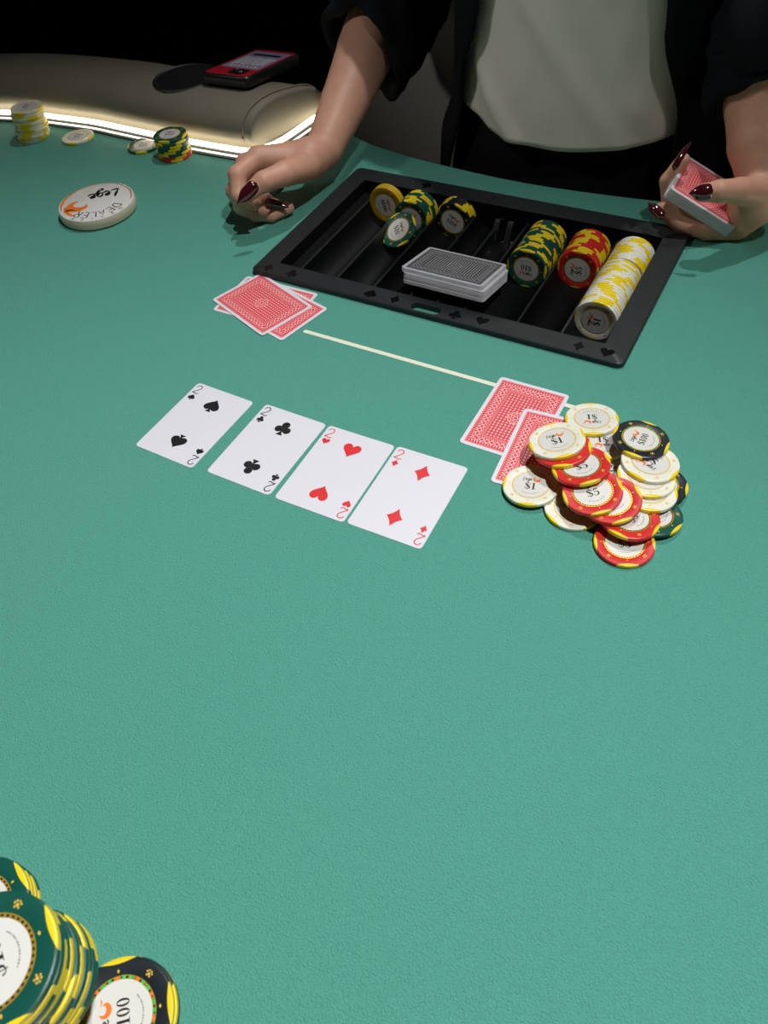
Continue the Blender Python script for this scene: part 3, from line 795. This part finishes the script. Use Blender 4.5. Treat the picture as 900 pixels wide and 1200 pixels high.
# ------------------------------------------------------------------ phone
ph_black = material('black_phone_case', (.012, .012, .013, 1), .35, coat=.2)
ph_red = material('red_case_print', srgb(176, 28, 44), .4)
ph_lilac = material('lilac_case_print', srgb(140, 134, 160), .45)
ph_dark = material('dark_case_print', srgb(40, 34, 60), .45)
ph_white = material('white_case_print', srgb(215, 213, 215), .45)
e = empty('smartphone'); ta = math.radians(-8)
yl = Vector((-.04, math.cos(ta), math.sin(ta))).normalized(); xl = yl.cross(Vector((0, 0, 1))).normalized(); nz = xl.cross(yl)
M = Matrix((xl, yl, nz)).transposed().to_4x4(); M.translation = (Vector((-420, 226, 58.5)) - nz * 13) * MM; e.matrix_world = M
tag(e, 'smartphone in a black case with red and lilac printed back lying on the cream rail', 'phone')
g = G(); P1 = rrect(74, 134, 10, 6); P0 = rrect(71, 131, 9, 6)
g.loft([[(x, y, z) for x, y in P] for P, z in ((P0, 0), (P1, 1.5), (P1, 11), (P0, 12.6))]); add('phone_case', g.build('phone_case', ang=50), ph_black, e)
g = G(); g.prism(rrect(66, 127, 7, 6), 12.6, 12.75); add('case_print', g.build('case_print'), ph_red, e)
g = G(); g.prism([(p[0], p[1] + 12) for p in rrect(58, 84, 2)], 12.75, 12.85); pn = add('printed_panel', g.build('printed_panel'), ph_lilac, e)
g = G(); g.prism([(p[0], p[1] + 38) for p in rrect(44, 10, 1)], 12.85, 12.9); add('printed_band', g.build('printed_band'), ph_dark, e)
g = G()
rr = random.Random(5)
for i, x in enumerate([-22, -16.5, -11, -6, 0, 5, 10.5, 16, 21]):
    g.box((x, 6, 12.92), (2.8, 40 - (i % 3) * 4, .1))
    if i % 2 == 0: g.box((x + 2.6, 6 + (i % 3 - 1) * 13, 12.92), (4, 3, .1))
for i in range(7): g.box((-19 + i * 6.3, -21, 12.92), (3.6, 6 - i % 2 * 2.5, .1))
add('case_lettering', g.build('case_lettering'), ph_white, e)
g = G(); g.prism([(p[0] + 10, p[1] - 46) for p in rrect(24, 22, 6)], 12.75, 13.6); cmd = add('camera_module', g.build('camera_module'), ph_black, e)
for x, y in ((5, -42), (15, -50)):
    g = G(); g.lathe([(4.6, 13.6), (4.6, 14.6), (3.6, 14.8), (3.4, 14.2)], 20, c=(x, y, 0)); add('camera_lens', g.build('camera_lens', ang=30), chrome, cmd)

# ------------------------------------------------------------------ implicit surfaces for the figure
def sd_cone(X, a, b, ra, rb):
    a = np.array(a, float); b = np.array(b, float); d = b - a; L2 = float(d @ d) or 1e-9
    q = X - a; t = np.clip((q @ d) / L2, 0, 1)
    return np.sqrt(((q - t[..., None] * d) ** 2).sum(-1)) - (ra + (rb - ra) * t)
def sd_ell(X, c, r, Rm=None):
    q = X - np.array(c, float)
    if Rm is not None: q = q @ Rm
    r = np.array(r, float); k = np.sqrt(((q / r) ** 2).sum(-1)); return (k - 1) * r.min() * (1 + .35 * (k < 1))
def smin(a, b, k):
    h = np.clip(.5 + .5 * (b - a) / k, 0, 1); return b * (1 - h) + a * h - k * h * (1 - h)
def surface(fn, lo, hi, res):
    lo = np.array(lo, float); hi = np.array(hi, float)
    n = np.ceil((hi - lo) / res).astype(int) + 1
    ax = [lo[i] + res * np.arange(n[i]) for i in range(3)]
    X = np.stack(np.meshgrid(*ax, indexing='ij'), -1)
    V = fn(X).astype(np.float32)
    ins = V < 0
    c = [(i, j, k) for i in (0, 1) for j in (0, 1) for k in (0, 1)]
    m = np.array(n) - 1
    sl = lambda A, o: A[o[0]:o[0] + m[0], o[1]:o[1] + m[1], o[2]:o[2] + m[2]]
    cnt = sum(sl(ins, o).astype(np.int8) for o in c)
    act = (cnt > 0) & (cnt < 8)
    idx = np.argwhere(act); acc = np.zeros((len(idx), 3)); num = np.zeros(len(idx))
    val = {o: V[idx[:, 0] + o[0], idx[:, 1] + o[1], idx[:, 2] + o[2]] for o in c}
    for o in c:
        for a in range(3):
            if o[a] == 0:
                p = list(o); p[a] = 1; p = tuple(p)
                v0, v1 = val[o], val[p]; s = (v0 < 0) != (v1 < 0)
                t = np.where(s, v0 / np.where(s, v0 - v1, 1), 0)
                pt = np.zeros((len(idx), 3)) + np.array(o, float); pt[:, a] = t
                acc += pt * s[:, None]; num += s
    P = lo + (idx + acc / num[:, None]) * res
    gid = -np.ones(m, int); gid[tuple(idx.T)] = np.arange(len(idx))
    F = []
    for a in range(3):
        b_, c_ = (a + 1) % 3, (a + 2) % 3
        A0 = ins[tuple(slice(0, -1) if q == a else slice(None) for q in range(3))]
        A1 = ins[tuple(slice(1, None) if q == a else slice(None) for q in range(3))]
        e = np.argwhere(A0 != A1)
        e = e[(e[:, b_] > 0) & (e[:, c_] > 0) & (e[:, b_] < m[b_]) & (e[:, c_] < m[c_])]
        flip = A0[tuple(e.T)]
        q = []
        for db, dc in ((-1, -1), (0, -1), (0, 0), (-1, 0)):
            r = e.copy(); r[:, b_] += db; r[:, c_] += dc; q.append(gid[tuple(r.T)])
        q = np.stack(q, 1); q[~flip] = q[~flip][:, ::-1]
        F.append(q[(q >= 0).all(1)])
    return P, np.concatenate(F)
def np_mesh(name, parts):
    vs = []; fs = []; o = 0
    for P, F in parts: vs.append(P); fs.append(F + o); o += len(P)
    Vv = np.concatenate(vs) * MM; Ff = np.concatenate(fs)
    me = bpy.data.meshes.new(name); me.vertices.add(len(Vv)); me.vertices.foreach_set('co', Vv.ravel().astype(np.float32))
    me.loops.add(len(Ff) * 4); me.loops.foreach_set('vertex_index', Ff.ravel().astype(np.int32))
    me.polygons.add(len(Ff)); me.polygons.foreach_set('loop_start', np.arange(0, len(Ff) * 4, 4, dtype=np.int32))
    me.update(calc_edges=True); me.validate(); me.polygons.foreach_set('use_smooth', [True] * len(me.polygons)); return me
def chains(X, chs, k0, base=None):
    """chs: list of (points, radii, k)"""
    d = base
    for pts, rad, k in chs:
        e = None
        for i in range(len(pts) - 1):
            q = sd_cone(X, pts[i], pts[i + 1], rad[i], rad[i + 1]); e = q if e is None else smin(e, q, 2.5)
        d = e if d is None else smin(d, e, k)
    return d
def bounds(chs, pad=6):
    A = np.array([p for c in chs for p in c[0]]); r = max(max(c[1]) for c in chs); return A.min(0) - r - pad, A.max(0) + r + pad

# right hand: a loose fist resting on the cloth with the thumb across it
A_el, A_cf, A_md, A_wr = (-252.1, 302.5, 118.0), (-244.4, 229.6, 86.0), (-230.1, 149.0, 62.0), (-216.6, 72.1, 42.0)
A_hb = (-222.1, 48.9, 41.0)
aI, aM, aR, aP = (-261.5, 7.5, 55.0), (-281.6, 11.5, 43.0), (-290.4, 10.5, 30.0), (-278.7, 1.7, 19.0)
fist = [([A_el, A_cf, A_md, A_wr, A_hb], [40, 35, 28, 21, 20], 6),
        ([A_hb, aI], [19, 13.5], 9), ([A_hb, aM], [19, 13.5], 9), ([A_hb, aR], [18, 13], 9), ([A_hb, aP], [17, 12], 9),
        ([aI, (-266.4, -26.5, 52.0), (-259.7, -39.0, 36.0), (-243.7, -35.1, 28.0)], [11.5, 9.8, 8.8, 7.8], 3.2),
        ([aM, (-271.2, -31.4, 35.0), (-259.4, -37.0, 21.0), (-245.2, -12.3, 24.0)], [11.5, 9.8, 8.6, 7.6], 2.6),
        ([aR, (-266.2, -31.9, 18.0), (-251.3, -28.7, 11.0), (-237.8, -8.0, 13.0)], [11, 9.2, 8.2, 7.2], 2.4),
        ([aP, (-252.2, -26.3, 9.5), (-235.0, -21.0, 8.0), (-223.3, -3.0, 9.0)], [10.5, 8.6, 7.6, 6.8], 2.4),
        ([(-215.0, 30.5, 42.0), (-214.5, -10.4, 54.0), (-224.1, -35.3, 56.0), (-235.6, -52.0, 49.0)], [16, 12.8, 10.8, 8.6], 4)]
# left hand: holds the deck, thumb on top, fingers round the far end
B_el, B_cf, B_md, B_wr = (220.8, 214.3, 150.0), (223.5, 190.4, 104.0), (232.8, 164.2, 76.0), (246.6, 141.0, 52.0)
B_hb = (243.7, 126.6, 36.0)
hold = [([B_el, B_cf, B_md, B_wr, B_hb], [42, 36, 29, 22, 20], 6),
        ([B_hb, (237.3, 123.8, 20.0)], [19, 14], 8), ([(254.2, 133.8, 36.0), (240.4, 122.1, 16.0)], [19, 13], 8),
        ([(247.3, 121.1, 50.0), (232.2, 99.3, 60.0), (216.8, 81.9, 66.0), (202.1, 77.3, 64.0)], [15, 12, 10, 8], 5),
        ([(235.5, 124.0, 14.0), (207.6, 117.2, 12.0), (169.6, 123.0, 22.0), (161.4, 127.1, 44.0), (170.2, 132.4, 64.0)], [12, 10, 9.2, 8.2, 7], 3),
        ([(238.6, 122.2, 10.0), (211.6, 110.5, 9.0), (184.5, 112.3, 10.0), (170.2, 115.0, 17.0), (163.2, 111.8, 22.0)], [11, 9.5, 9, 8, 6.8], 2.6)]
def hand_surface(ch, res):
    lo, hi = bounds(ch); return surface(lambda X: chains(X, ch, 3), lo, hi, res)
parts = [hand_surface(fist, 1.7), hand_surface(hold, 1.7)]
# torso, neck and head
HC = np.array([22., 222., 562.]); pitch = math.radians(38)
RX = np.array([[1, 0, 0], [0, math.cos(pitch), -math.sin(pitch)], [0, math.sin(pitch), math.cos(pitch)]])
def torso(X):
    d = sd_ell(X, (20, 296, -110), (140, 100, 110))
    d = smin(d, sd_ell(X, (20, 290, 60), (118, 88, 150)), 40)
    d = smin(d, sd_ell(X, (20, 288, 260), (140, 92, 150)), 50)
    for s in (-1, 1):
        d = smin(d, sd_cone(X, (20 + s * 60, 288, 385), (20 + s * 165, 290, 365), 45, 46), 30)
        el = (A_el if s < 0 else B_el)
        d = smin(d, sd_cone(X, (20 + s * 170, 290, 362), el, 45, 39), 15)
        d = smin(d, sd_cone(X, el, A_cf if s < 0 else B_cf, 39, 34.6 if s < 0 else 35.6), 8)
    d = smin(d, sd_cone(X, (20, 288, 400), (21, 270, 470), 54, 47), 25)
    return d
parts.append(surface(torso, (-340, 150, -240), (400, 420, 560), 8))
def head(X):
    q = (X - HC) @ RX      # head frame: x side, -y face, z crown
    e = lambda c, r: sd_ell(q, c, r)
    d = e((0, 8, 28), (74, 92, 84)); d = smin(d, e((0, -22, -22), (57, 66, 74)), 22); d = smin(d, e((0, -50, -78), (26, 26, 20)), 22)
    d = smin(d, sd_cone(q, (0, -84, 8), (0, -101, -24), 7, 10), 7)
    for s in (-1, 1):
        d = smin(d, e((s * 9, -93, -27), (7, 8, 6)), 4)
        d = -smin(-d, e((s * 31, -90, 10), (19, 14, 11)), 7)
        d = smin(d, e((s * 31, -70, 7), (15, 13, 12)), 3)
        d = smin(d, e((s * 75, 6, -4), (6, 17, 29)), 3)
        d = smin(d, e((s * 42, -58, -20), (22, 20, 18)), 14)
    d = smin(d, e((0, -84, -50), (23, 9, 5)), 3); d = smin(d, e((0, -83, -58), (20, 9, 6)), 3)
    d = smin(d, sd_cone(X, (22, 246, 535), (20, 276, 425), 45, 48), 18)
    return d
parts.append(surface(head, (-80, 90, 415), (124, 340, 672), 3.2))
skin = material('skin', srgb(206, 156, 132), .48, spec=.4, sss=.12, noise_amt=.06, noise_scale=60, bump=.12, bump_scale=700, bump_dist=.0003)
person = add('person', np_mesh('person', parts), skin)
tag(person, 'dealer in white t-shirt and open black jacket, fist on the cloth, holding a deck', 'person')
# eyes, brows, lips, hair
eye_w = material('eye_white', (.75, .73, .7, 1), .2); iris_m = material('brown_iris', (.05, .025, .012, 1), .15); lip_m = material('lips', srgb(170, 84, 84), .4)
hair_m = material('dark_brown_hair', (.014, .009, .007, 1), .45, noise_amt=.4, noise_scale=120)
hw = lambda p: tuple((RX @ np.array(p, float)) + HC)
HM = Matrix(RX.tolist()).to_4x4(); HM.translation = Vector(HC) * MM
for s in (-1, 1):
    g = G(); g.lathe([(11 * math.sin(math.pi * i / 10) + .01, -11 * math.cos(math.pi * i / 10)) for i in range(11)], 20); me = g.build('eye', smooth=True)
    o = add('eye', me, eye_w, person); o.matrix_world = HM @ Matrix.Translation(Vector((s * 31, -72.5, 8)) * MM)
    g = G(); g.lathe([(5.6, -.2), (5, .7), (.1, 1.0)], 18); io = add('iris', g.build('iris'), iris_m, o)
    io.matrix_world = HM @ Matrix.Translation(Vector((s * 31, -82.9, 6)) * MM) @ Matrix.Rotation(math.radians(97), 4, 'X')
    g = G(); g.tube(smooth_path([(s * 14, -86, 27), (s * 30, -86, 33), (s * 48, -76, 28)], 4), [1.2] * 9, 6); o = add('eyebrow', g.build('eyebrow', smooth=True), hair_m, person); o.matrix_world = HM
g = G(); g.tube(smooth_path([(-22, -86, -53), (-8, -94, -50), (0, -94.5, -52), (8, -94, -50), (22, -86, -53)], 4), [1 + 3.2 * math.sin(math.pi * i / 16) for i in range(17)], 8); o = add('lips', g.build('lips', smooth=True), lip_m, person); o.matrix_world = HM
def hair(X):
    q = (X - HC) @ RX
    d = sd_ell(q, (0, 16, 34), (84, 100, 90))
    d = -smin(-d, sd_ell(q, (0, -95, -20), (62, 70, 92)), 8)
    d = smin(d, sd_ell(q, (0, 110, 20), (38, 34, 40)), 12)
    d = np.maximum(d, -(q[..., 2] + 60))
    return d
P_, F_h = surface(hair, (-80, 90, 450), (124, 380, 702), 5)
o = add('hair', np_mesh('hair', [(P_, F_h)]), hair_m, person)

# finger nails: long, dark red, pointed
nail_m = material('dark_red_nail_varnish', (.05, .006, .009, 1), .12, spec=.6, coat=1)
CAMP = Vector((295.12, -657.05, 453.4))
def nail(base, tip, w, face=None, bulge=2.6):
    b, t = Vector(base), Vector(tip); ax = (t - b); L = ax.length; ax.normalize()
    nrm = Vector(face) if face else (CAMP - b).normalized()
    sd = ax.cross(nrm).normalized(); nrm = sd.cross(ax).normalized()
    rings = []
    N_ = 12
    for i in range(N_ + 1):
        u = i / N_
        wd = w / 2 * (min(1, math.sqrt(max(0, 1 - (1 - u / .22) ** 2))) if u < .22 else 1 if u < .45 else max(.03, 1 - ((u - .45) / .55) ** 1.8))
        c = b + ax * (L * u) + nrm * (bulge * math.sin(math.pi * min(1, u * .9 + .1)) * .6)
        up = []; dn = []
        for k in range(9):
            v = -1 + 2 * k / 8; h = bulge * (1 - v * v) * (wd / (w / 2)) ** .8
            up.append(tuple(c + sd * (wd * v) + nrm * (h + .1))); dn.append(tuple(c + sd * (wd * v) + nrm * (h * .8 - .9)))
        rings.append(up + dn[::-1])
    g = G(); g.loft(rings); return add('fingernail', g.build('fingernail', smooth=True), nail_m, person)
nail((-215.6, -56.5, 67.0), (-229.8, -78.0, 52.0), 13.5)
nail((-238.5, -13.8, 33.0), (-223.0, -4.3, 33.0), 10.5)
nail((-242.3, -19.1, 22.0), (-214.0, -12.9, 17.0), 9.5)
nail((213.3, 66.8, 73.0), (193.3, 60.7, 70.0), 14)
nail((166.9, 111.6, 63.0), (175.2, 126.3, 86.0), 10.5, face=(-.75, -.55, .35))
nail((171.5, 88.4, 26.0), (150.9, 98.5, 34.0), 10, face=(-.6, -.4, .7))

# ------------------------------------------------------------------ clothing
cloth_w = material('white_cotton', srgb(222, 220, 210), .85, sheen=.2, bump=.3, bump_scale=900, bump_dist=.0003)
cloth_k = material('black_jacket_cloth', (.003, .0042, .0075, 1), .9, spec=.2, bump=.3, bump_scale=700, bump_dist=.0004)
cloth_t = material('black_trouser_cloth', (.003, .0036, .005, 1), .9, spec=.2, bump=.2, bump_scale=900, bump_dist=.0003)
def lerp_tab(tab, z):
    tab = sorted(tab)
    if z <= tab[0][0]: return tab[0][1:]
    for a, b in zip(tab, tab[1:]):
        if z <= b[0]:
            t = (z - a[0]) / (b[0] - a[0]); t = t * t * (3 - 2 * t); return tuple(p * (1 - t) + q * t for p, q in zip(a[1:], b[1:]))
    return tab[-1][1:]
# z : half width, half depth, centre x, centre y
BODY = [(-260, 150, 108, 20, 300), (-120, 166, 116, 20, 294), (0, 160, 116, 20, 288), (60, 142, 112, 20, 284), (150, 138, 108, 20, 284), (260, 150, 108, 20, 286), (340, 158, 100, 20, 290), (395, 120, 75, 20, 292), (430, 66, 60, 20, 290)]
g = G(); rings = []
zs = [i / 70 for i in range(71)]
for u in zs:
    ring = []
    for k in range(180):
        a = 2 * math.pi * k / 180
        ca, sa = math.cos(a), math.sin(a)
        hem = 38 + 24 * abs(ca) ** 4 + (3 * math.sin(a * 5))
        z = hem + (432 - hem) * u
        rx, ry, cx, cy = lerp_tab(BODY, z)
        flare = 7 * max(0, 1 - (z - 40) / 130)
        x0 = ca * (rx + flare); y0 = sa * (ry + flare * .6)
        fold = 0
        if sa < .2:
            # diagonal folds pulling from the right of the hem and gathers at the lower left corner
            fold += 5 * math.exp(-((x0 - 95 + (z - 60) * .55) / 22) ** 2) * min(1, (z - 30) / 50) * max(0, min(1, (260 - z) / 60))
            fold += 3 * math.exp(-((x0 - 60 + (z - 60) * .9) / 17) ** 2) * max(.2, min(1, (230 - z) / 70))
            fold -= 7 * math.exp(-((x0 + 105 - (z - 50) * -.35) / 18) ** 2) * max(0, min(1, (150 - z) / 60))
            fold += 7 * math.exp(-((x0 + 62 + (z - 60) * .8) / 12) ** 2) * max(0, min(1, (125 - z) / 50))
        fold += 3.2 * noise.noise(Vector((x0 * .012, y0 * .012, z * .007))) + 1.1 * noise.noise(Vector((x0 * .04, y0 * .04, z * .02 + 5)))
        ring.append((cx + x0 + fold * ca, cy + y0 + fold * sa, z))
    rings.append(ring)
g.loft(rings, caps=False)
shirt = add('t_shirt', g.build('t_shirt', smooth=True), cloth_w, person)
sharp(shirt.data, 80); md = shirt.modifiers.new('s', 'SOLIDIFY'); md.thickness = .0016; md.offset = 1
# jacket body with open front
g = G(); rings = []
EDGE = [(-120, -128, 158), (-40, -122, 152), (60, -104, 146), (160, -76, 118), (300, -50, 92), (400, -34, 74)]
for i in range(40):
    u = i / 39; ring = []
    for k in range(72):
        s = k / 71
        z_h = -104 + 24 * math.sin(s * 9 + 1) + 14 * math.sin(s * 23) - 26 * (s < .03) + 70 * math.sin(math.pi * s) ** .5
        z = z_h + (425 - z_h) * u
        rx, ry, cx, cy = lerp_tab(BODY, max(z, -40)); rx += 17; ry += 15
        if z > 380: rx -= 4 * (z - 380) / 45
        eL, eR = lerp_tab(EDGE, z)
        aR = -math.acos(max(-.98, min(.98, (eR - cx) / rx))); aL = -math.acos(max(-.98, min(.98, (eL - cx) / rx)))
        a = aR + (aL + 2 * math.pi - aR) * s
        f = 4.5 * noise.noise(Vector((math.cos(a) * 2.4, math.sin(a) * 2.4, z * .008))) + 5 * math.sin(a * 9 + z * .01) * max(0, (90 - z) / 200)
        ring.append((cx + (rx + f) * math.cos(a), cy + (ry + f) * math.sin(a), z))
    rings.append(ring)
g.loft(rings, closed=False, caps=False)
def sleeve(path, rad, sk, seed):
    P = [Vector(p) for p in smooth_path(path, 8)]; n = len(P); rings = []
    for i, p in enumerate(P):
        u = i / (n - 1) * (len(rad) - 1); k = min(int(u), len(rad) - 2); r = rad[k] * (1 - (u - k)) + rad[k + 1] * (u - k)
        d = (P[min(i + 1, n - 1)] - P[max(i - 1, 0)]).normalized(); a = d.cross(Vector((0, 1, .3))).normalized(); b = d.cross(a).normalized()
        w = (i / (n - 1)) ** 3; ring = []
        for j in range(40):
            t = 2 * math.pi * j / 40; dr = a * math.cos(t) + b * math.sin(t)
            rr = r * (1 + .1 * noise.noise(Vector((math.cos(t) * 1.6 + seed, math.sin(t) * 1.6, i * .35))) + .045 * math.sin(t * 7 + i * .7))
            q = p + dr * rr + d * (w * (sk[1] * max(0, dr.dot(Vector(sk[0]))) + 3.5 * math.sin(t * 6 + seed)))
            ring.append(tuple(q))
        rings.append(ring)
    # rolled edge turning inwards
    last = rings[-1]; c = P[-1]; d = (P[-1] - P[-2]).normalized()
    for fr, back in ((.93, -1), (.84, 4), (.84, 16)):
        rings.append([tuple(c + (Vector(q) - c) * fr - d * back) for q in last])
    return rings
g2 = G(); g2.loft(sleeve([(-40, 290, 378), (-120, 291, 372), (-172, 292, 325), (-222, 304, 220), (-254.1, 330.7, 128.0), (-249.6, 292.3, 112.0), (-248.7, 247.0, 91.0)], [40, 60, 62, 66, 70, 68, 58], (Vector((1, -.2, -.4)).normalized(), 44), 2), caps=False)
g3 = G(); g3.loft(sleeve([(80, 290, 378), (160, 291, 372), (206, 285, 325), (222, 262, 235), (222.1, 218.1, 168.0), (219.4, 212.6, 138.0), (220.6, 197.0, 112.0)], [40, 60, 62, 62, 60, 56, 46], (Vector((-1, 0, -.4)).normalized(), 26), 9), caps=False)
for q in (g2, g3): g.put(q.v, q.f)
jk = add('jacket', g.build('jacket', smooth=True), cloth_k, person); sharp(jk.data, 80)
md = jk.modifiers.new('s', 'SOLIDIFY'); md.thickness = .003; md.offset = 1
# trousers: hips, thighs under the table and shins
def trous(X):
    d = sd_ell(X, (20, 292, -60), (168, 122, 170)); d = np.maximum(d, X[..., 2] - 66)
    for s in (-1, 1):
        d = smin(d, sd_cone(X, (20 + s * 80, 270, -175), (20 + s * 105, -110, -190), 82, 66), 20)
        d = smin(d, sd_cone(X, (20 + s * 105, -112, -192), (20 + s * 105, -70, -690), 64, 46), 10)
    return np.maximum(d, -(X[..., 2] + 262) * ((X[..., 1] > 60)))
P_, F_t = surface(trous, (-170, -190, -745), (210, 430, 76), 8)
o = add('trousers', np_mesh('trousers', [(P_, F_t)]), cloth_t, person)
shoe_m = material('black_shoe_leather', (.01, .01, .01, 1), .4)
for s in (-1, 1):
    g = G(); cx = 20 + s * 105
    g.loft([[(cx + a * x, cy0 + b * y, z) for x, y in rrect(2, 2, .9, 4)] for a, b, cy0, z in ((46, 128, -120, -759), (47, 130, -120, -740), (42, 118, -114, -715), (36, 60, -70, -690), (40, 46, -66, -670))]); add('shoe', g.build('shoe', smooth=True), shoe_m, person)

# ------------------------------------------------------------------ dealer chair
grey_f = material('grey_chair_fabric', srgb(150, 147, 138), .9, noise_amt=.1, noise_scale=500, bump=.4, bump_scale=900, bump_dist=.0005)
e = empty('dealer_chair', (.02, .36, -.76)); tag(e, 'grey upholstered chair behind the dealer', 'chair')
def cpart(nm, g, mat, **k):
    o = add(nm, g.build(nm, ang=50), mat, e); o.location = (-.02, -.36, .76); return o
def cushion(g, w, h, t, c, axis):
    R = rrect(w, h, 50, 6); L = [(.94, -.5), (.99, -.35), (1, 0), (.99, .35), (.94, .5)]
    rr = []
    for s, q in L:
        if axis == 'z': rr.append([(c[0] + x * s, c[1] + y * s, c[2] + q * t) for x, y in R])
        else: rr.append([(c[0] + x * s, c[1] + q * t + (y * s) * .12, c[2] + y * s) for x, y in R])
    g.loft(rr)
g = G(); cushion(g, 520, 470, 80, (20, 330, -306), 'z'); cpart('seat', g, grey_f)
g = G(); cushion(g, 760, 520, 60, (-50, 455, 0), 'y'); cpart('backrest', g, grey_f)
g = G(); g.tube([(20, 430, -330), (20, 500, -310), (20, 500, -200)], 18, 10); cpart('back_bracket', g, skirt_m)
g = G(); g.tube([(20, 330, -700), (20, 330, -345)], 26, 14); cpart('column', g, chrome)
for i in range(5):
    a = 2 * math.pi * i / 5 + .3; g = G(); g.tube([(20, 330, -690), (20 + 260 * math.cos(a), 330 + 260 * math.sin(a), -725)], [20, 13], 8); f_ = cpart('leg', g, skirt_m)
    g = G(); g.lathe([(12, -758.5), (25, -750), (25, -738), (10, -731)], 14, c=(20 + 260 * math.cos(a), 330 + 260 * math.sin(a), 0)); add('caster', g.build('caster', ang=40), skirt_m, f_)
# burgundy side chair behind the rail
burg = material('burgundy_fabric', (.045, .008, .012, 1), .9, noise_amt=.1, noise_scale=300)
e = empty('burgundy_chair', (-.78, .95, -.76)); tag(e, 'dark burgundy chair barely visible in the shade behind the phone', 'chair')
def c2(nm, g, mat): o = add(nm, g.build(nm, ang=50), mat, e); o.location = (.52, -.95, .76); return o
g = G(); cushion(g, 460, 440, 80, (-520, 900, -300), 'z'); c2('seat', g, burg)
g = G(); cushion(g, 460, 620, 70, (-480, 1120, 60), 'y'); c2('backrest', g, burg)
for dx in (-190, 190):
    for dy in (-180, 180):
        g = G(); g.tube([(-520 + dx, 900 + dy, -760), (-520 + dx * .93, 900 + dy * .93, -335)], [14, 18], 8); c2('leg', g, skirt_m)
